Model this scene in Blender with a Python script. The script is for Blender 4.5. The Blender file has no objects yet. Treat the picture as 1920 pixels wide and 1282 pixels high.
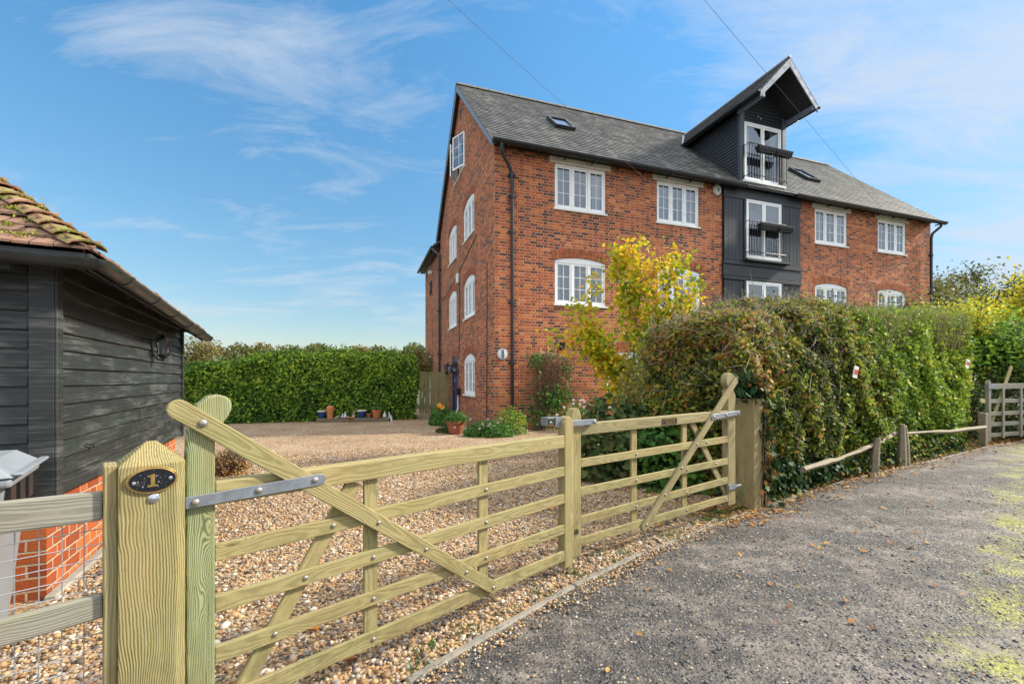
import bpy, math, random
import numpy as np
from mathutils import Vector, Matrix
R = math.radians
random.seed(7); RNG = np.random.default_rng(11)
SC = bpy.context.scene
COL = SC.collection

# ------------------------------------------------------------------ camera, sky, sun, exposure
cd = bpy.data.cameras.new('camera'); cam = bpy.data.objects.new('camera', cd); COL.objects.link(cam)
cam.location = (0, 0, 1.45); cam.rotation_euler = (R(90), 0, 0)
cd.sensor_width = 36; cd.lens = 830/1920*36; cd.shift_y = 70/1920; cd.clip_start = 0.05; cd.clip_end = 4000
SC.camera = cam
SUN_AZ, SUN_EL = 12.0, 34.0           # azimuth counted from +X towards +Y
SC.view_settings.view_transform = 'Standard'; SC.view_settings.look = 'None'
SC.view_settings.exposure = 1.55; SC.view_settings.gamma = 1
W = bpy.data.worlds.new('World'); SC.world = W; W.use_nodes = True
sd = bpy.data.lights.new('sun', 'SUN'); sun = bpy.data.objects.new('sun', sd); COL.objects.link(sun)
sd.energy = 2.5; sd.angle = R(5); sd.color = (1, .93, .8)
sv = Vector((math.cos(R(SUN_EL))*math.cos(R(SUN_AZ)), math.cos(R(SUN_EL))*math.sin(R(SUN_AZ)), math.sin(R(SUN_EL))))
sun.rotation_euler = sv.to_track_quat('Z', 'Y').to_euler()
sun.location = (20, 5, 20)

# ------------------------------------------------------------------ node helpers
class G:
    def __init__(s, nt): s.nt = nt; s.n = nt.nodes; s.l = nt.links
    def node(s, t, **k):
        x = s.n.new(t)
        for a, b in k.items(): setattr(x, a, b)
        return x
    def put(s, sock, v):
        if v is None: return
        if hasattr(v, 'links') or isinstance(v, bpy.types.NodeSocket): s.l.new(v, sock)
        else:
            if isinstance(v, (tuple, list)) and len(v) == 3 and sock.type == 'RGBA': v = (*v, 1)
            sock.default_value = v
    def m(s, op, a, b=None, c=None, clamp=False):
        x = s.node('ShaderNodeMath', operation=op, use_clamp=clamp)
        s.put(x.inputs[0], a); s.put(x.inputs[1], b); s.put(x.inputs[2], c); return x.outputs[0]
    def mix(s, f, a, b, mode='MIX'):
        x = s.node('ShaderNodeMix', data_type='RGBA', blend_type=mode)
        s.put(x.inputs[0], f); s.put(x.inputs[6], a); s.put(x.inputs[7], b); return x.outputs[2]
    def ramp(s, f, stops, interp='LINEAR'):
        x = s.node('ShaderNodeValToRGB'); cr = x.color_ramp; cr.interpolation = interp
        while len(cr.elements) < len(stops): cr.elements.new(0.5)
        for e, (p, c) in zip(cr.elements, stops):
            e.position = p; e.color = (*c, 1) if not isinstance(c, (int, float)) else (c, c, c, 1)
        s.put(x.inputs[0], f); return x.outputs[0]
    def obj(s): return s.node('ShaderNodeTexCoord').outputs['Object']
    def gen(s): return s.node('ShaderNodeTexCoord').outputs['Generated']
    def pos(s): return s.node('ShaderNodeNewGeometry').outputs['Position']
    def mapv(s, v, loc=(0, 0, 0), rot=(0, 0, 0), sc=(1, 1, 1)):
        x = s.node('ShaderNodeMapping'); s.put(x.inputs[0], v)
        x.inputs[1].default_value = loc; x.inputs[2].default_value = rot; x.inputs[3].default_value = sc; return x.outputs[0]
    def noise(s, v, sc=5, det=3, rough=.55, dist=0, out=0):
        x = s.node('ShaderNodeTexNoise'); s.put(x.inputs['Vector'], v); s.put(x.inputs['Scale'], sc)
        x.inputs['Detail'].default_value = det; x.inputs['Roughness'].default_value = rough; x.inputs['Distortion'].default_value = dist
        return x.outputs[out]
    def vor(s, v, sc, out='Distance', feature='F1', rnd=1):
        x = s.node('ShaderNodeTexVoronoi', feature=feature); s.put(x.inputs['Vector'], v); s.put(x.inputs['Scale'], sc)
        x.inputs['Randomness'].default_value = rnd
        return x.outputs[out]
    def sep(s, v):
        x = s.node('ShaderNodeSeparateXYZ'); s.put(x.inputs[0], v); return x.outputs
    def comb(s, a, b, c):
        x = s.node('ShaderNodeCombineXYZ'); s.put(x.inputs[0], a); s.put(x.inputs[1], b); s.put(x.inputs[2], c); return x.outputs[0]
    def vadd(s, a, b, op='ADD'):
        x = s.node('ShaderNodeVectorMath', operation=op); s.put(x.inputs[0], a); s.put(x.inputs[1], b); return x.outputs[0]
    def vscale(s, a, k):
        x = s.node('ShaderNodeVectorMath', operation='SCALE'); s.put(x.inputs[0], a); s.put(x.inputs['Scale'], k); return x.outputs[0]
    def wn(s, v):
        x = s.node('ShaderNodeTexWhiteNoise'); s.put(x.inputs['Vector'], v); return x.outputs
    def attr(s, n): return s.node('ShaderNodeAttribute', attribute_name=n).outputs['Fac']
    def bump(s, h, st=.5, d=.01, nrm=None):
        x = s.node('ShaderNodeBump'); x.inputs['Strength'].default_value = st; x.inputs['Distance'].default_value = d
        s.put(x.inputs['Height'], h)
        if nrm is not None: s.put(x.inputs['Normal'], nrm)
        return x.outputs[0]
    def rnd(s): return s.node('ShaderNodeObjectInfo').outputs['Random']

def newmat(name):
    m = bpy.data.materials.new(name); m.use_nodes = True
    g = G(m.node_tree); b = g.n['Principled BSDF']; return m, g, b
def setb(g, b, col=None, rough=None, metal=None, normal=None, spec=None):
    if col is not None: g.put(b.inputs['Base Color'], col)
    if rough is not None: g.put(b.inputs['Roughness'], rough)
    if metal is not None: g.put(b.inputs['Metallic'], metal)
    if normal is not None: g.put(b.inputs['Normal'], normal)
    if spec is not None: g.put(b.inputs['Specular IOR Level'], spec)

# ------------------------------------------------------------------ world: sky with thin cloud
gw = G(W.node_tree); bg = gw.n['Background']
sky = gw.node('ShaderNodeTexSky', sky_type='NISHITA'); sky.sun_disc = False
sky.sun_elevation = R(SUN_EL); sky.sun_rotation = R(90-SUN_AZ); sky.altitude = 50
sky.air_density = 1.0; sky.dust_density = .4; sky.ozone_density = 3.5
d = gw.gen(); dx, dy, dz = gw.sep(d)
zz = gw.m('ADD', gw.m('MAXIMUM', dz, 0), .16)
px = gw.m('DIVIDE', dx, zz); py = gw.m('DIVIDE', dy, zz)
pv = gw.comb(px, py, 0)
wisp = gw.noise(gw.mapv(pv, rot=(0, 0, R(-32)), sc=(.6, 1.4, 1), loc=(2.3, 1.1, 0)), 2.6, 12, .68, .7)
big = gw.noise(gw.mapv(pv, loc=(1.9, .35, 3)), .75, 3, .5, .3)
base = gw.mix(1, sky.outputs[0], gw.ramp(dz, [(0, (.38, .33, .27)), (.06, (.40, .35, .30)), (.25, (.46, .48, .42)), (.6, (.52, .64, .60)), (1, (.6, .7, .75))]), 'MULTIPLY')
hs_ = gw.node('ShaderNodeHueSaturation'); hs_.inputs['Saturation'].default_value = 1.12; gw.put(hs_.inputs['Color'], gw.mix(1, base, gw.ramp(dx, [(.1, (1, 1, 1)), (.75, (.66, .74, .84))]), 'MULTIPLY'))
# streaky high cloud: more on the right and along the top left
rt = gw.m('ADD', gw.m('MULTIPLY', gw.m('SUBTRACT', dx, .02, clamp=True), 1.0), -.04)
tl = gw.m('MULTIPLY', gw.m('MULTIPLY', gw.m('SUBTRACT', dz, .44), gw.m('SUBTRACT', .15, dx, clamp=True), clamp=True), 3.5)
f = gw.m('ADD', gw.m('MULTIPLY', gw.m('SUBTRACT', wisp, .5), 2.6), gw.m('ADD', gw.m('MULTIPLY', gw.m('SUBTRACT', big, .5), 2.2), gw.m('ADD', rt, tl)))
low = gw.m('MULTIPLY', gw.m('SUBTRACT', .22, dz, clamp=True), .9)
f = gw.m('MULTIPLY', gw.m('ADD', gw.m('ADD', f, low), .02), 1.1, clamp=True)
c1 = gw.mix(gw.m('MULTIPLY', f, .74), hs_.outputs[0], (1.62, 1.78, 1.98))
# added out-of-frame bright cloud, overhead and behind the camera, to raise fill light
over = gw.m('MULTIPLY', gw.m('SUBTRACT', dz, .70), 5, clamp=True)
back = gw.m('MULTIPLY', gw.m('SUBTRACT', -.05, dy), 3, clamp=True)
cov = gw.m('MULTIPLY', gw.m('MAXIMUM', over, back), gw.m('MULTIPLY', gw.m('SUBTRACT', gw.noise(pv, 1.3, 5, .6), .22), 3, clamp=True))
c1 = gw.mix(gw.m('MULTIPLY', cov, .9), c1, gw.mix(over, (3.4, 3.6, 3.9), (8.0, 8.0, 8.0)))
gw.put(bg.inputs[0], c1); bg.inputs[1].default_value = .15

# ------------------------------------------------------------------ mesh helpers
class MB:
    def __init__(s): s.v = []; s.f = []; s.mi = []; s.cur = 0
    def add(s, vs, fs):
        o = len(s.v); s.v += [tuple(p) for p in vs]
        for q in fs: s.f.append(tuple(i+o for i in q)); s.mi.append(s.cur)
        return s
    def box(s, x0, x1, y0, y1, z0, z1):
        return s.add([(x0,y0,z0),(x1,y0,z0),(x1,y1,z0),(x0,y1,z0),(x0,y0,z1),(x1,y0,z1),(x1,y1,z1),(x0,y1,z1)],
                     [(0,3,2,1),(4,5,6,7),(0,1,5,4),(1,2,6,5),(2,3,7,6),(3,0,4,7)])
    def hexa(s, p):   # 8 points ordered like box
        return s.add(p, [(0,3,2,1),(4,5,6,7),(0,1,5,4),(1,2,6,5),(2,3,7,6),(3,0,4,7)])
    def quad(s, *p): return s.add(p, [tuple(range(len(p)))])
    def prism(s, pts, y0, y1):     # polygon in xz, anticlockwise seen from -y, extruded in y
        n = len(pts)
        return s.add([(x, y0, z) for x, z in pts]+[(x, y1, z) for x, z in pts],
                     [tuple(range(n)), tuple(range(2*n-1, n-1, -1))]+[(i, i+n, (i+1) % n+n, (i+1) % n) for i in range(n)])
    def prismz(s, pts, z0, z1):    # polygon in xy anticlockwise from above
        n = len(pts)
        return s.add([(x, y, z0) for x, y in pts]+[(x, y, z1) for x, y in pts],
                     [tuple(range(n-1, -1, -1)), tuple(range(n, 2*n))]+[(i, (i+1) % n, (i+1) % n+n, i+n) for i in range(n)])
    def tube(s, pts, r, n=8, cap=True):
        pts = [Vector(p) for p in pts]; rs = r if isinstance(r, (list, tuple)) else [r]*len(pts)
        rings = []; up = None
        for i, p in enumerate(pts):
            t = (pts[min(i+1, len(pts)-1)]-pts[max(i-1, 0)]).normalized()
            if up is None: up = Vector((0, 0, 1)) if abs(t.z) < .9 else Vector((1, 0, 0))
            a = t.cross(up).normalized(); b = a.cross(t).normalized(); up = b
            rings.append([p+(a*math.cos(2*math.pi*k/n)+b*math.sin(2*math.pi*k/n))*rs[i] for k in range(n)])
        vs = [q for r_ in rings for q in r_]; fs = []
        for i in range(len(pts)-1):
            for k in range(n): fs.append((i*n+k, (i+1)*n+k, (i+1)*n+(k+1) % n, i*n+(k+1) % n))
        if cap: fs += [tuple(range(n)), tuple(range(len(vs)-1, len(vs)-n-1, -1))]
        return s.add(vs, fs)
    def lathe(s, prof, n=20, c=(0, 0, 0)):   # prof list of (r,z)
        vs = []; fs = []
        for r, z in prof:
            for k in range(n): vs.append((c[0]+r*math.cos(2*math.pi*k/n), c[1]+r*math.sin(2*math.pi*k/n), c[2]+z))
        for i in range(len(prof)-1):
            for k in range(n): fs.append((i*n+k, i*n+(k+1) % n, (i+1)*n+(k+1) % n, (i+1)*n+k))
        fs += [tuple(range(n-1, -1, -1)), tuple(range(len(vs)-n, len(vs)))]
        return s.add(vs, fs)
    def xf(s, M):
        s.v = [tuple(M @ Vector(p)) for p in s.v]; return s
    def build(s, name, mats, parent=None, loc=(0, 0, 0), rot=(0, 0, 0), bevel=0, smooth=False, seg=1):
        me = bpy.data.meshes.new(name); me.from_pydata(s.v, [], s.f)
        for m_ in (mats if isinstance(mats, (list, tuple)) else [mats]): me.materials.append(m_)
        if any(s.mi): me.polygons.foreach_set('material_index', s.mi)
        me.update()
        o = bpy.data.objects.new(name, me); COL.objects.link(o); o.location = loc; o.rotation_euler = rot
        if parent: o.parent = parent
        if bevel:
            b = o.modifiers.new('b', 'BEVEL'); b.width = bevel; b.segments = seg; b.limit_method = 'ANGLE'; b.angle_limit = R(40)
        if smooth:
            me.polygons.foreach_set('use_smooth', [True]*len(me.polygons)); 
            try: me.set_sharp_from_angle(angle=R(42))
            except Exception: pass
        return o

def fastmesh(name, V, F, mats, parent=None, tint=None, mi=None, smooth=False):
    """V (n,3) array, F (m,k) int array with constant k"""
    me = bpy.data.meshes.new(name); n = len(V); m, k = F.shape
    me.vertices.add(n); me.vertices.foreach_set('co', np.ascontiguousarray(V, dtype=np.float32).ravel())
    me.loops.add(m*k); me.loops.foreach_set('vertex_index', np.ascontiguousarray(F, dtype=np.int32).ravel())
    me.polygons.add(m); me.polygons.foreach_set('loop_start', np.arange(0, m*k, k, dtype=np.int32))
    if mi is not None: me.polygons.foreach_set('material_index', np.asarray(mi, dtype=np.int32))
    if smooth: me.polygons.foreach_set('use_smooth', np.ones(m, dtype=bool))
    for q in (mats if isinstance(mats, (list, tuple)) else [mats]): me.materials.append(q)
    if tint is not None:
        a = me.attributes.new('tint', 'FLOAT', 'POINT'); a.data.foreach_set('value', np.asarray(tint, dtype=np.float32))
    me.update(calc_edges=True)
    o = bpy.data.objects.new(name, me); COL.objects.link(o)
    if parent: o.parent = parent
    return o

def tag(o, label=None, cat=None, group=None, kind=None):
    if label: o['label'] = label
    if cat: o['category'] = cat
    if group: o['group'] = group
    if kind: o['kind'] = kind
    return o
def thing(name, label, cat, loc=(0, 0, 0), rz=0, group=None):
    o = bpy.data.objects.new(name, None); COL.objects.link(o); o.location = loc; o.rotation_euler = (0, 0, R(rz)); o.empty_display_size = .1
    return tag(o, label, cat, group)
def part_at(o, loc=(0, 0, 0), rot=(0, 0, 0)): o.location = loc; o.rotation_euler = rot; return o

# ------------------------------------------------------------------ materials
def brick_mat(name, stops, mortar, course=.0853, st=.245, hd=.125, lichen=0.35, mw=.011, dark_zone=True):
    m, g, b = newmat(name)
    tc = g.node('ShaderNodeTexCoord'); o = tc.outputs['Object']; nx, ny, nz = g.sep(tc.outputs['Normal'])
    wob = g.vscale(g.vadd(g.noise(o, 6, 2, out=1), (-.5, -.5, -.5)), .016)
    ox, oy, oz = g.sep(g.vadd(o, wob))
    sel = g.m('GREATER_THAN', g.m('ABSOLUTE', nx), .6)
    h = g.m('ADD', g.m('MULTIPLY', ox, g.m('SUBTRACT', 1, sel)), g.m('MULTIPLY', oy, sel))
    h = g.m('ADD', h, 50)
    row = g.m('FLOOR', g.m('DIVIDE', g.m('ADD', oz, 10), course)); P = st+hd
    odd = g.m('MODULO', row, 2)
    hh = g.m('ADD', h, g.m('MULTIPLY', odd, P*.5))
    cell = g.m('FLOOR', g.m('DIVIDE', hh, P)); u = g.m('SUBTRACT', hh, g.m('MULTIPLY', cell, P))
    ish = g.m('GREATER_THAN', u, st)
    uu = g.m('SUBTRACT', u, g.m('MULTIPLY', ish, st)); wd = g.m('ADD', st, g.m('MULTIPLY', ish, hd-st))
    dxe = g.m('MINIMUM', uu, g.m('SUBTRACT', wd, uu))
    v = g.m('SUBTRACT', g.m('ADD', oz, 10), g.m('MULTIPLY', row, course)); dze = g.m('MINIMUM', v, g.m('SUBTRACT', course, v))
    dm = g.m('MINIMUM', dxe, dze)
    idv = g.comb(g.m('ADD', g.m('MULTIPLY', cell, 2), ish), row, sel)
    wv_, wc = g.wn(idv)[0], g.wn(idv)[1]
    fine = g.noise(o, 60, 4, .65)
    lo = g.noise(g.mapv(o, sc=(1, 1, 1.4)), .55, 3, .6)
    t = g.m('ADD', g.m('MULTIPLY', wv_, .82), g.m('MULTIPLY', g.m('SUBTRACT', fine, .5), .28))
    t = g.m('ADD', t, g.m('MULTIPLY', g.m('SUBTRACT', lo, .5), .6))
    bc = g.ramp(t, stops)
    mask = g.m('MULTIPLY', g.m('SUBTRACT', g.m('ADD', dm, g.m('MULTIPLY', g.m('SUBTRACT', fine, .5), .006)), mw*.42), 260, clamp=True)
    mc = g.mix(g.noise(o, 3, 3), mortar, tuple(c*.62 for c in mortar))
    c = g.mix(mask, mc, bc)
    # lichen/algae and pale efflorescence patches that are really on the wall
    l1 = g.m('MULTIPLY', g.m('SUBTRACT', g.noise(g.mapv(o, loc=(4, 2, 1)), 1.1, 6, .7), .56), 5, clamp=True)
    c = g.mix(g.m('MULTIPLY', l1, lichen), c, (.46, .20, .10))
    l4 = g.m('MULTIPLY', g.m('SUBTRACT', g.noise(g.mapv(o, loc=(14, 3, 6), sc=(1, 1, .6)), 2.3, 6, .75), .58), 7, clamp=True)
    c = g.mix(g.m('MULTIPLY', l4, .22), c, (.52, .40, .30))
    if dark_zone:  # algae from ground moisture, low on the wall
        l2 = g.m('MULTIPLY', g.m('SUBTRACT', 2.6, oz), .4, clamp=True)
        l3 = g.m('MULTIPLY', l2, g.m('MULTIPLY', g.m('SUBTRACT', g.noise(g.mapv(o, loc=(9, 2, 1)), 1.6, 5, .7), .42), 4, clamp=True))
        c = g.mix(g.m('MULTIPLY', l3, .42), c, (.13, .12, .05))
    st2 = g.m('MULTIPLY', g.m('SUBTRACT', g.noise(g.mapv(o, loc=(1, 7, 5), sc=(2.2, 2.2, .35)), 1.3, 6, .7), .6), 6, clamp=True)
    c = g.mix(g.m('MULTIPLY', st2, .22), c, (.14, .09, .07))
    hb = g.m('ADD', g.m('MULTIPLY', mask, .7), g.m('MULTIPLY', fine, .5))
    hb = g.m('ADD', hb, g.m('MULTIPLY', wv_, .25))
    setb(g, b, c, .88, normal=g.bump(hb, .8, .012), spec=.25)
    return m
M = {}
M['brick'] = brick_mat('old_red_brick', [(0, (.10, .045, .036)), (.16, (.21, .066, .038)), (.34, (.34, .085, .036)), (.6, (.46, .12, .044)), (.8, (.55, .18, .055)), (.92, (.58, .24, .14)), (1, (.62, .36, .26))], (.60, .45, .31))
M['brick_new'] = brick_mat('orange_plinth_brick', [(0, (.26, .055, .018)), (.5, (.42, .10, .026)), (1, (.56, .18, .05))], (.55, .42, .28), lichen=.15, dark_zone=False)

def simple(name, col, rough=.6, metal=0, var=.25, sc=8, bump=.1, spec=.5, vcol=None):
    m, g, b = newmat(name); o = g.obj()
    n1 = g.noise(o, sc, 5, .6); n2 = g.noise(o, sc*9, 3, .6)
    dark = vcol or tuple(c*(1-var) for c in col); light = tuple(min(1, c*(1+var*.6)) for c in col)
    c = g.ramp(g.m('ADD', g.m('MULTIPLY', n1, .7), g.m('MULTIPLY', n2, .3)), [(.3, dark), (.5, col), (.72, light)])
    setb(g, b, c, g.ramp(n1, [(.3, max(0, rough-.12)), (.7, min(1, rough+.12))]), metal, g.bump(n2, bump, .004) if bump else None, spec)
    return m
M['white'] = simple('white_window_paint', (.86, .86, .84), .42, 0, .07, 3, .03)
M['lintel'] = simple('weathered_white_lintel', (.66, .63, .53), .6, 0, .25, 5, .2)
M['sill'] = simple('white_sill_paint', (.74, .73, .68), .5, 0, .12, 4, .1)
M['black_pipe'] = simple('black_cast_iron', (.012, .012, .013), .38, 0, .3, 10, .2)
M['blue'] = simple('dark_blue_door_paint', (.012, .028, .13), .35, 0, .1, 4, .03)
M['frame_dark'] = simple('blue_grey_corner_paint', (.055, .066, .085), .5, 0, .3, 6, .15)
M['barge'] = simple('pale_blue_grey_bargeboard', (.13, .165, .23), .55, 0, .2, 5, .15)
M['lead'] = simple('lead_flashing', (.25, .26, .28), .5, .3, .25, 6, .1)
M['galv'] = simple('galvanised_steel', (.24, .26, .29), .42, .55, .28, 14, .15)
M['wire'] = simple('galvanised_wire', (.36, .37, .40), .45, .6, .15, 14, 0)
M['bolt'] = simple('dull_bolt_steel', (.34, .32, .27), .38, .7, .3, 60, .1)
M['chrome'] = simple('bright_chrome', (.6, .6, .62), .18, .9, .1, 20, 0)
M['brass'] = simple('dull_brass', (.42, .27, .09), .38, .75, .3, 60, .1)
M['plateblack'] = simple('black_enamel', (.008, .009, .012), .25, 0, .3, 90, .05)
M['bin'] = simple('grey_bin_plastic', (.22, .24, .26), .42, 0, .12, 5, .06)
M['gutter'] = simple('weathered_dark_gutter', (.028, .031, .029), .36, .1, .5, 7, .15)
M['terra'] = simple('orange_terracotta', (.48, .17, .06), .8, 0, .2, 8, .2)
M['terra2'] = simple('brown_terracotta', (.30, .10, .045), .8, 0, .25, 8, .2)
M['bluepot'] = simple('blue_glaze', (.012, .055, .20), .22, 0, .3, 10, .05)
M['cream'] = simple('cream_ceramic', (.6, .56, .42), .4, 0, .15, 12, .1)
M['stonewhite'] = simple('pale_stone', (.52, .52, .5), .75, 0, .2, 16, .3)
M['concrete'] = simple('pale_concrete', (.30, .27, .22), .9, 0, .35, 9, .5)
M['alarm'] = simple('white_plastic', (.7, .7, .66), .4, 0, .05, 4, 0)
M['red'] = simple('red_sign_plastic', (.5, .02, .02), .4, 0, .1, 4, 0)
M['signblue'] = simple('blue_enamel', (.02, .05, .22), .3, 0, .1, 4, 0)
M['soil'] = simple('dark_soil', (.035, .025, .018), .95, 0, .4, 30, .8)
M['cable'] = simple('grey_cable', (.12, .12, .13), .6, 0, .1, 4, 0)
M['trellis'] = simple('pale_trellis_wood', (.58, .43, .2), .7, 0, .25, 12, .2)
M['curtain'] = simple('pale_net_curtain', (.33, .36, .40), .9, 0, .15, 5, .1)
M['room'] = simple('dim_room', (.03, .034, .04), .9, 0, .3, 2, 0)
M['pinkflower'] = simple('pink_petals', (.5, .30, .42), .6, 0, .3, 40, 0)
M['whiteflower'] = simple('white_petals', (.8, .68, .68), .6, 0, .2, 40, 0)
M['orangeflower'] = simple('orange_petals', (.8, .32, .02), .6, 0, .2, 40, 0)
M['drygrass'] = simple('dry_stems', (.30, .22, .10), .8, 0, .3, 20, 0)

def glass_mat():
    m, g, b = newmat('window_glass'); g.n.remove(b); out = [n for n in g.n if n.type == 'OUTPUT_MATERIAL'][0]
    gl = g.node('ShaderNodeBsdfGlossy'); gl.inputs['Roughness'].default_value = .03; gl.inputs['Color'].default_value = (.86, .93, 1, 1)
    nn = g.bump(g.noise(g.obj(), 1.7, 2), .10, .05); g.put(gl.inputs['Normal'], nn)
    tr = g.node('ShaderNodeBsdfTransparent'); tr.inputs['Color'].default_value = (.8, .84, .86, 1)
    fr = g.node('ShaderNodeFresnel'); fr.inputs[0].default_value = 1.6
    fac = g.m('ADD', g.m('MULTIPLY', fr.outputs[0], 1.2), .10, clamp=True)
    mx = g.node('ShaderNodeMixShader'); g.put(mx.inputs[0], fac); g.l.new(tr.outputs[0], mx.inputs[1]); g.l.new(gl.outputs[0], mx.inputs[2])
    g.l.new(mx.outputs[0], out.inputs[0]); return m
M['glass'] = glass_mat()

def timber(name, base, dark, light, green=None, rings=46, gs=.5, rough=.72, sharp=.8):
    """sawn timber, object X is the grain direction"""
    m, g, b = newmat(name); o = g.obj(); r = g.rnd()
    off = g.vscale(g.comb(r, g.m('MULTIPLY', r, 3.7), g.m('MULTIPLY', r, 7.1)), 9)
    p = g.vadd(o, off)
    x, y, z = g.sep(o)
    wob = g.noise(g.mapv(p, sc=(1.0, 1.6, 1.6)), 1.5, 2, .45, 0, out=1)
    wx, wy, wz = g.sep(wob)
    w2 = g.noise(g.mapv(p, sc=(5, 6, 6)), 2.0, 3, .6)
    yy = g.m('ADD', g.m('ADD', y, .055), g.m('MULTIPLY', g.m('SUBTRACT', wy, .5), .11))
    zc = g.m('ADD', z, g.m('MULTIPLY', g.m('SUBTRACT', wz, .5), .13))
    rad = g.m('ADD', g.m('SQRT', g.m('ADD', g.m('MULTIPLY', yy, yy), g.m('MULTIPLY', zc, zc))), g.m('MULTIPLY', w2, .010))
    kd = g.vor(g.mapv(p, sc=(.8, .02, 2.9)), 2.1)
    rad = g.m('ADD', rad, g.m('MULTIPLY', g.m('POWER', 2.718, g.m('MULTIPLY', g.m('MULTIPLY', kd, kd), -60)), .045))
    jig = g.noise(g.mapv(p, sc=(7, 120, 120)), 1, 3)
    ph = g.m('ADD', g.m('MULTIPLY', rad, rings*2*math.pi), g.m('MULTIPLY', jig, 2.6))
    ring = g.m('MULTIPLY', g.m('POWER', g.m('ADD', g.m('MULTIPLY', g.m('SINE', ph), .5), .5), 1.6), g.m('ADD', .62, g.noise(g.mapv(p, sc=(2, 9, 9)), 2, 4, .6)), clamp=True)
    streak = g.noise(g.mapv(p, sc=(2.5, 90, 90)), 1, 4, .6)
    patch = g.noise(g.mapv(p, sc=(1.4, 5, 5)), 1.6, 4, .6)
    c = g.mix(g.m('MULTIPLY', ring, sharp), base, dark)
    c = g.mix(g.m('MULTIPLY', g.m('SUBTRACT', streak, .45), 2.2, clamp=True), c, g.mix(.5, c, light))
    c = g.mix(g.m('MULTIPLY', g.m('SUBTRACT', patch, .48), 2.6, clamp=True), c, g.mix(.55, c, green or light))
    c = g.mix(g.m('MULTIPLY', g.m('SUBTRACT', .062, kd), 30, clamp=True), c, tuple(q*.6 for q in dark))
    warm = g.m('MULTIPLY', g.m('SUBTRACT', g.noise(g.mapv(p, loc=(8, 3, 2), sc=(1, 3, 3)), 1.9, 4, .6), .47), 3.5, clamp=True)
    c = g.mix(g.m('MULTIPLY', warm, .6), c, g.mix(.6, c, (.36, .22, .08)))
    # grime specks
    gr = g.m('MULTIPLY', g.m('SUBTRACT', g.noise(p, 23, 4, .7), .63), 7, clamp=True)
    c = g.mix(g.m('MULTIPLY', gr, .45), c, tuple(q*.55 for q in dark))
    wz_ = g.sep(g.pos())[2]
    dirt = g.m('MULTIPLY', g.m('MULTIPLY', g.m('SUBTRACT', .75, wz_), 1.2, clamp=True), g.m('MULTIPLY', g.m('SUBTRACT', g.noise(g.pos(), 9, 6, .75), .40), 5, clamp=True), clamp=True)
    c = g.mix(g.m('MULTIPLY', dirt, .62), c, (.10, .085, .045))
    big = g.m('MULTIPLY', g.m('SUBTRACT', g.noise(g.mapv(p, loc=(3, 5, 1), sc=(1.2, 3, 3)), 2.3, 5, .7), .50), 4.5, clamp=True)
    c = g.mix(g.m('MULTIPLY', big, .5), c, tuple(q*1.1 for q in dark))
    crk = g.m('MULTIPLY', g.m('SUBTRACT', g.noise(g.mapv(p, loc=(7, 1, 4), sc=(1.6, 60, 60)), 1, 3, .6), .66), 14, clamp=True)
    c = g.mix(g.m('MULTIPLY', crk, .7), c, tuple(q*.4 for q in dark))
    h = g.m('ADD', g.m('ADD', g.m('MULTIPLY', ring, -.35), g.m('MULTIPLY', streak, .6)), g.m('MULTIPLY', crk, -1))
    setb(g, b, c, rough, normal=g.bump(h, gs, .004), spec=.3)
    return m
M['pine'] = timber('treated_pine', (.33, .275, .12), (.15, .115, .045), (.46, .39, .21), (.20, .215, .08), sharp=.5, rings=105)
M['pine_green'] = timber('green_treated_pine', (.31, .33, .165), (.08, .105, .04), (.45, .46, .27), (.17, .23, .095), rings=170, sharp=.9)
M['pine_post'] = timber('sawn_post_pine', (.33, .285, .125), (.085, .07, .022), (.44, .40, .22), (.17, .18, .06), rings=135, sharp=.95)
M['pine_old'] = timber('weathered_pine', (.29, .24, .115), (.13, .10, .045), (.38, .33, .2), (.17, .17, .07), rings=110, sharp=.5)
M['greywood'] = timber('silvered_rail_wood', (.25, .235, .185), (.13, .12, .095), (.36, .34, .28), (.20, .22, .07), rings=120, sharp=.45)
M['cleft'] = timber('cleft_chestnut', (.28, .23, .16), (.10, .08, .05), (.42, .37, .28), (.22, .22, .1), rings=40, sharp=.7, gs=1)
M['post_brown'] = timber('brown_stained_post', (.30, .235, .105), (.13, .09, .035), (.40, .33, .18), (.18, .18, .07), rings=90, sharp=.6)
M['fencegreen'] = timber('algae_green_fence', (.34, .33, .14), (.17, .17, .06), (.44, .41, .22), (.22, .30, .06), rings=30, sharp=.35)
M['sleeper'] = timber('old_sleeper', (.17, .13, .09), (.08, .06, .04), (.26, .21, .16), rings=30, sharp=.5)

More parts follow.
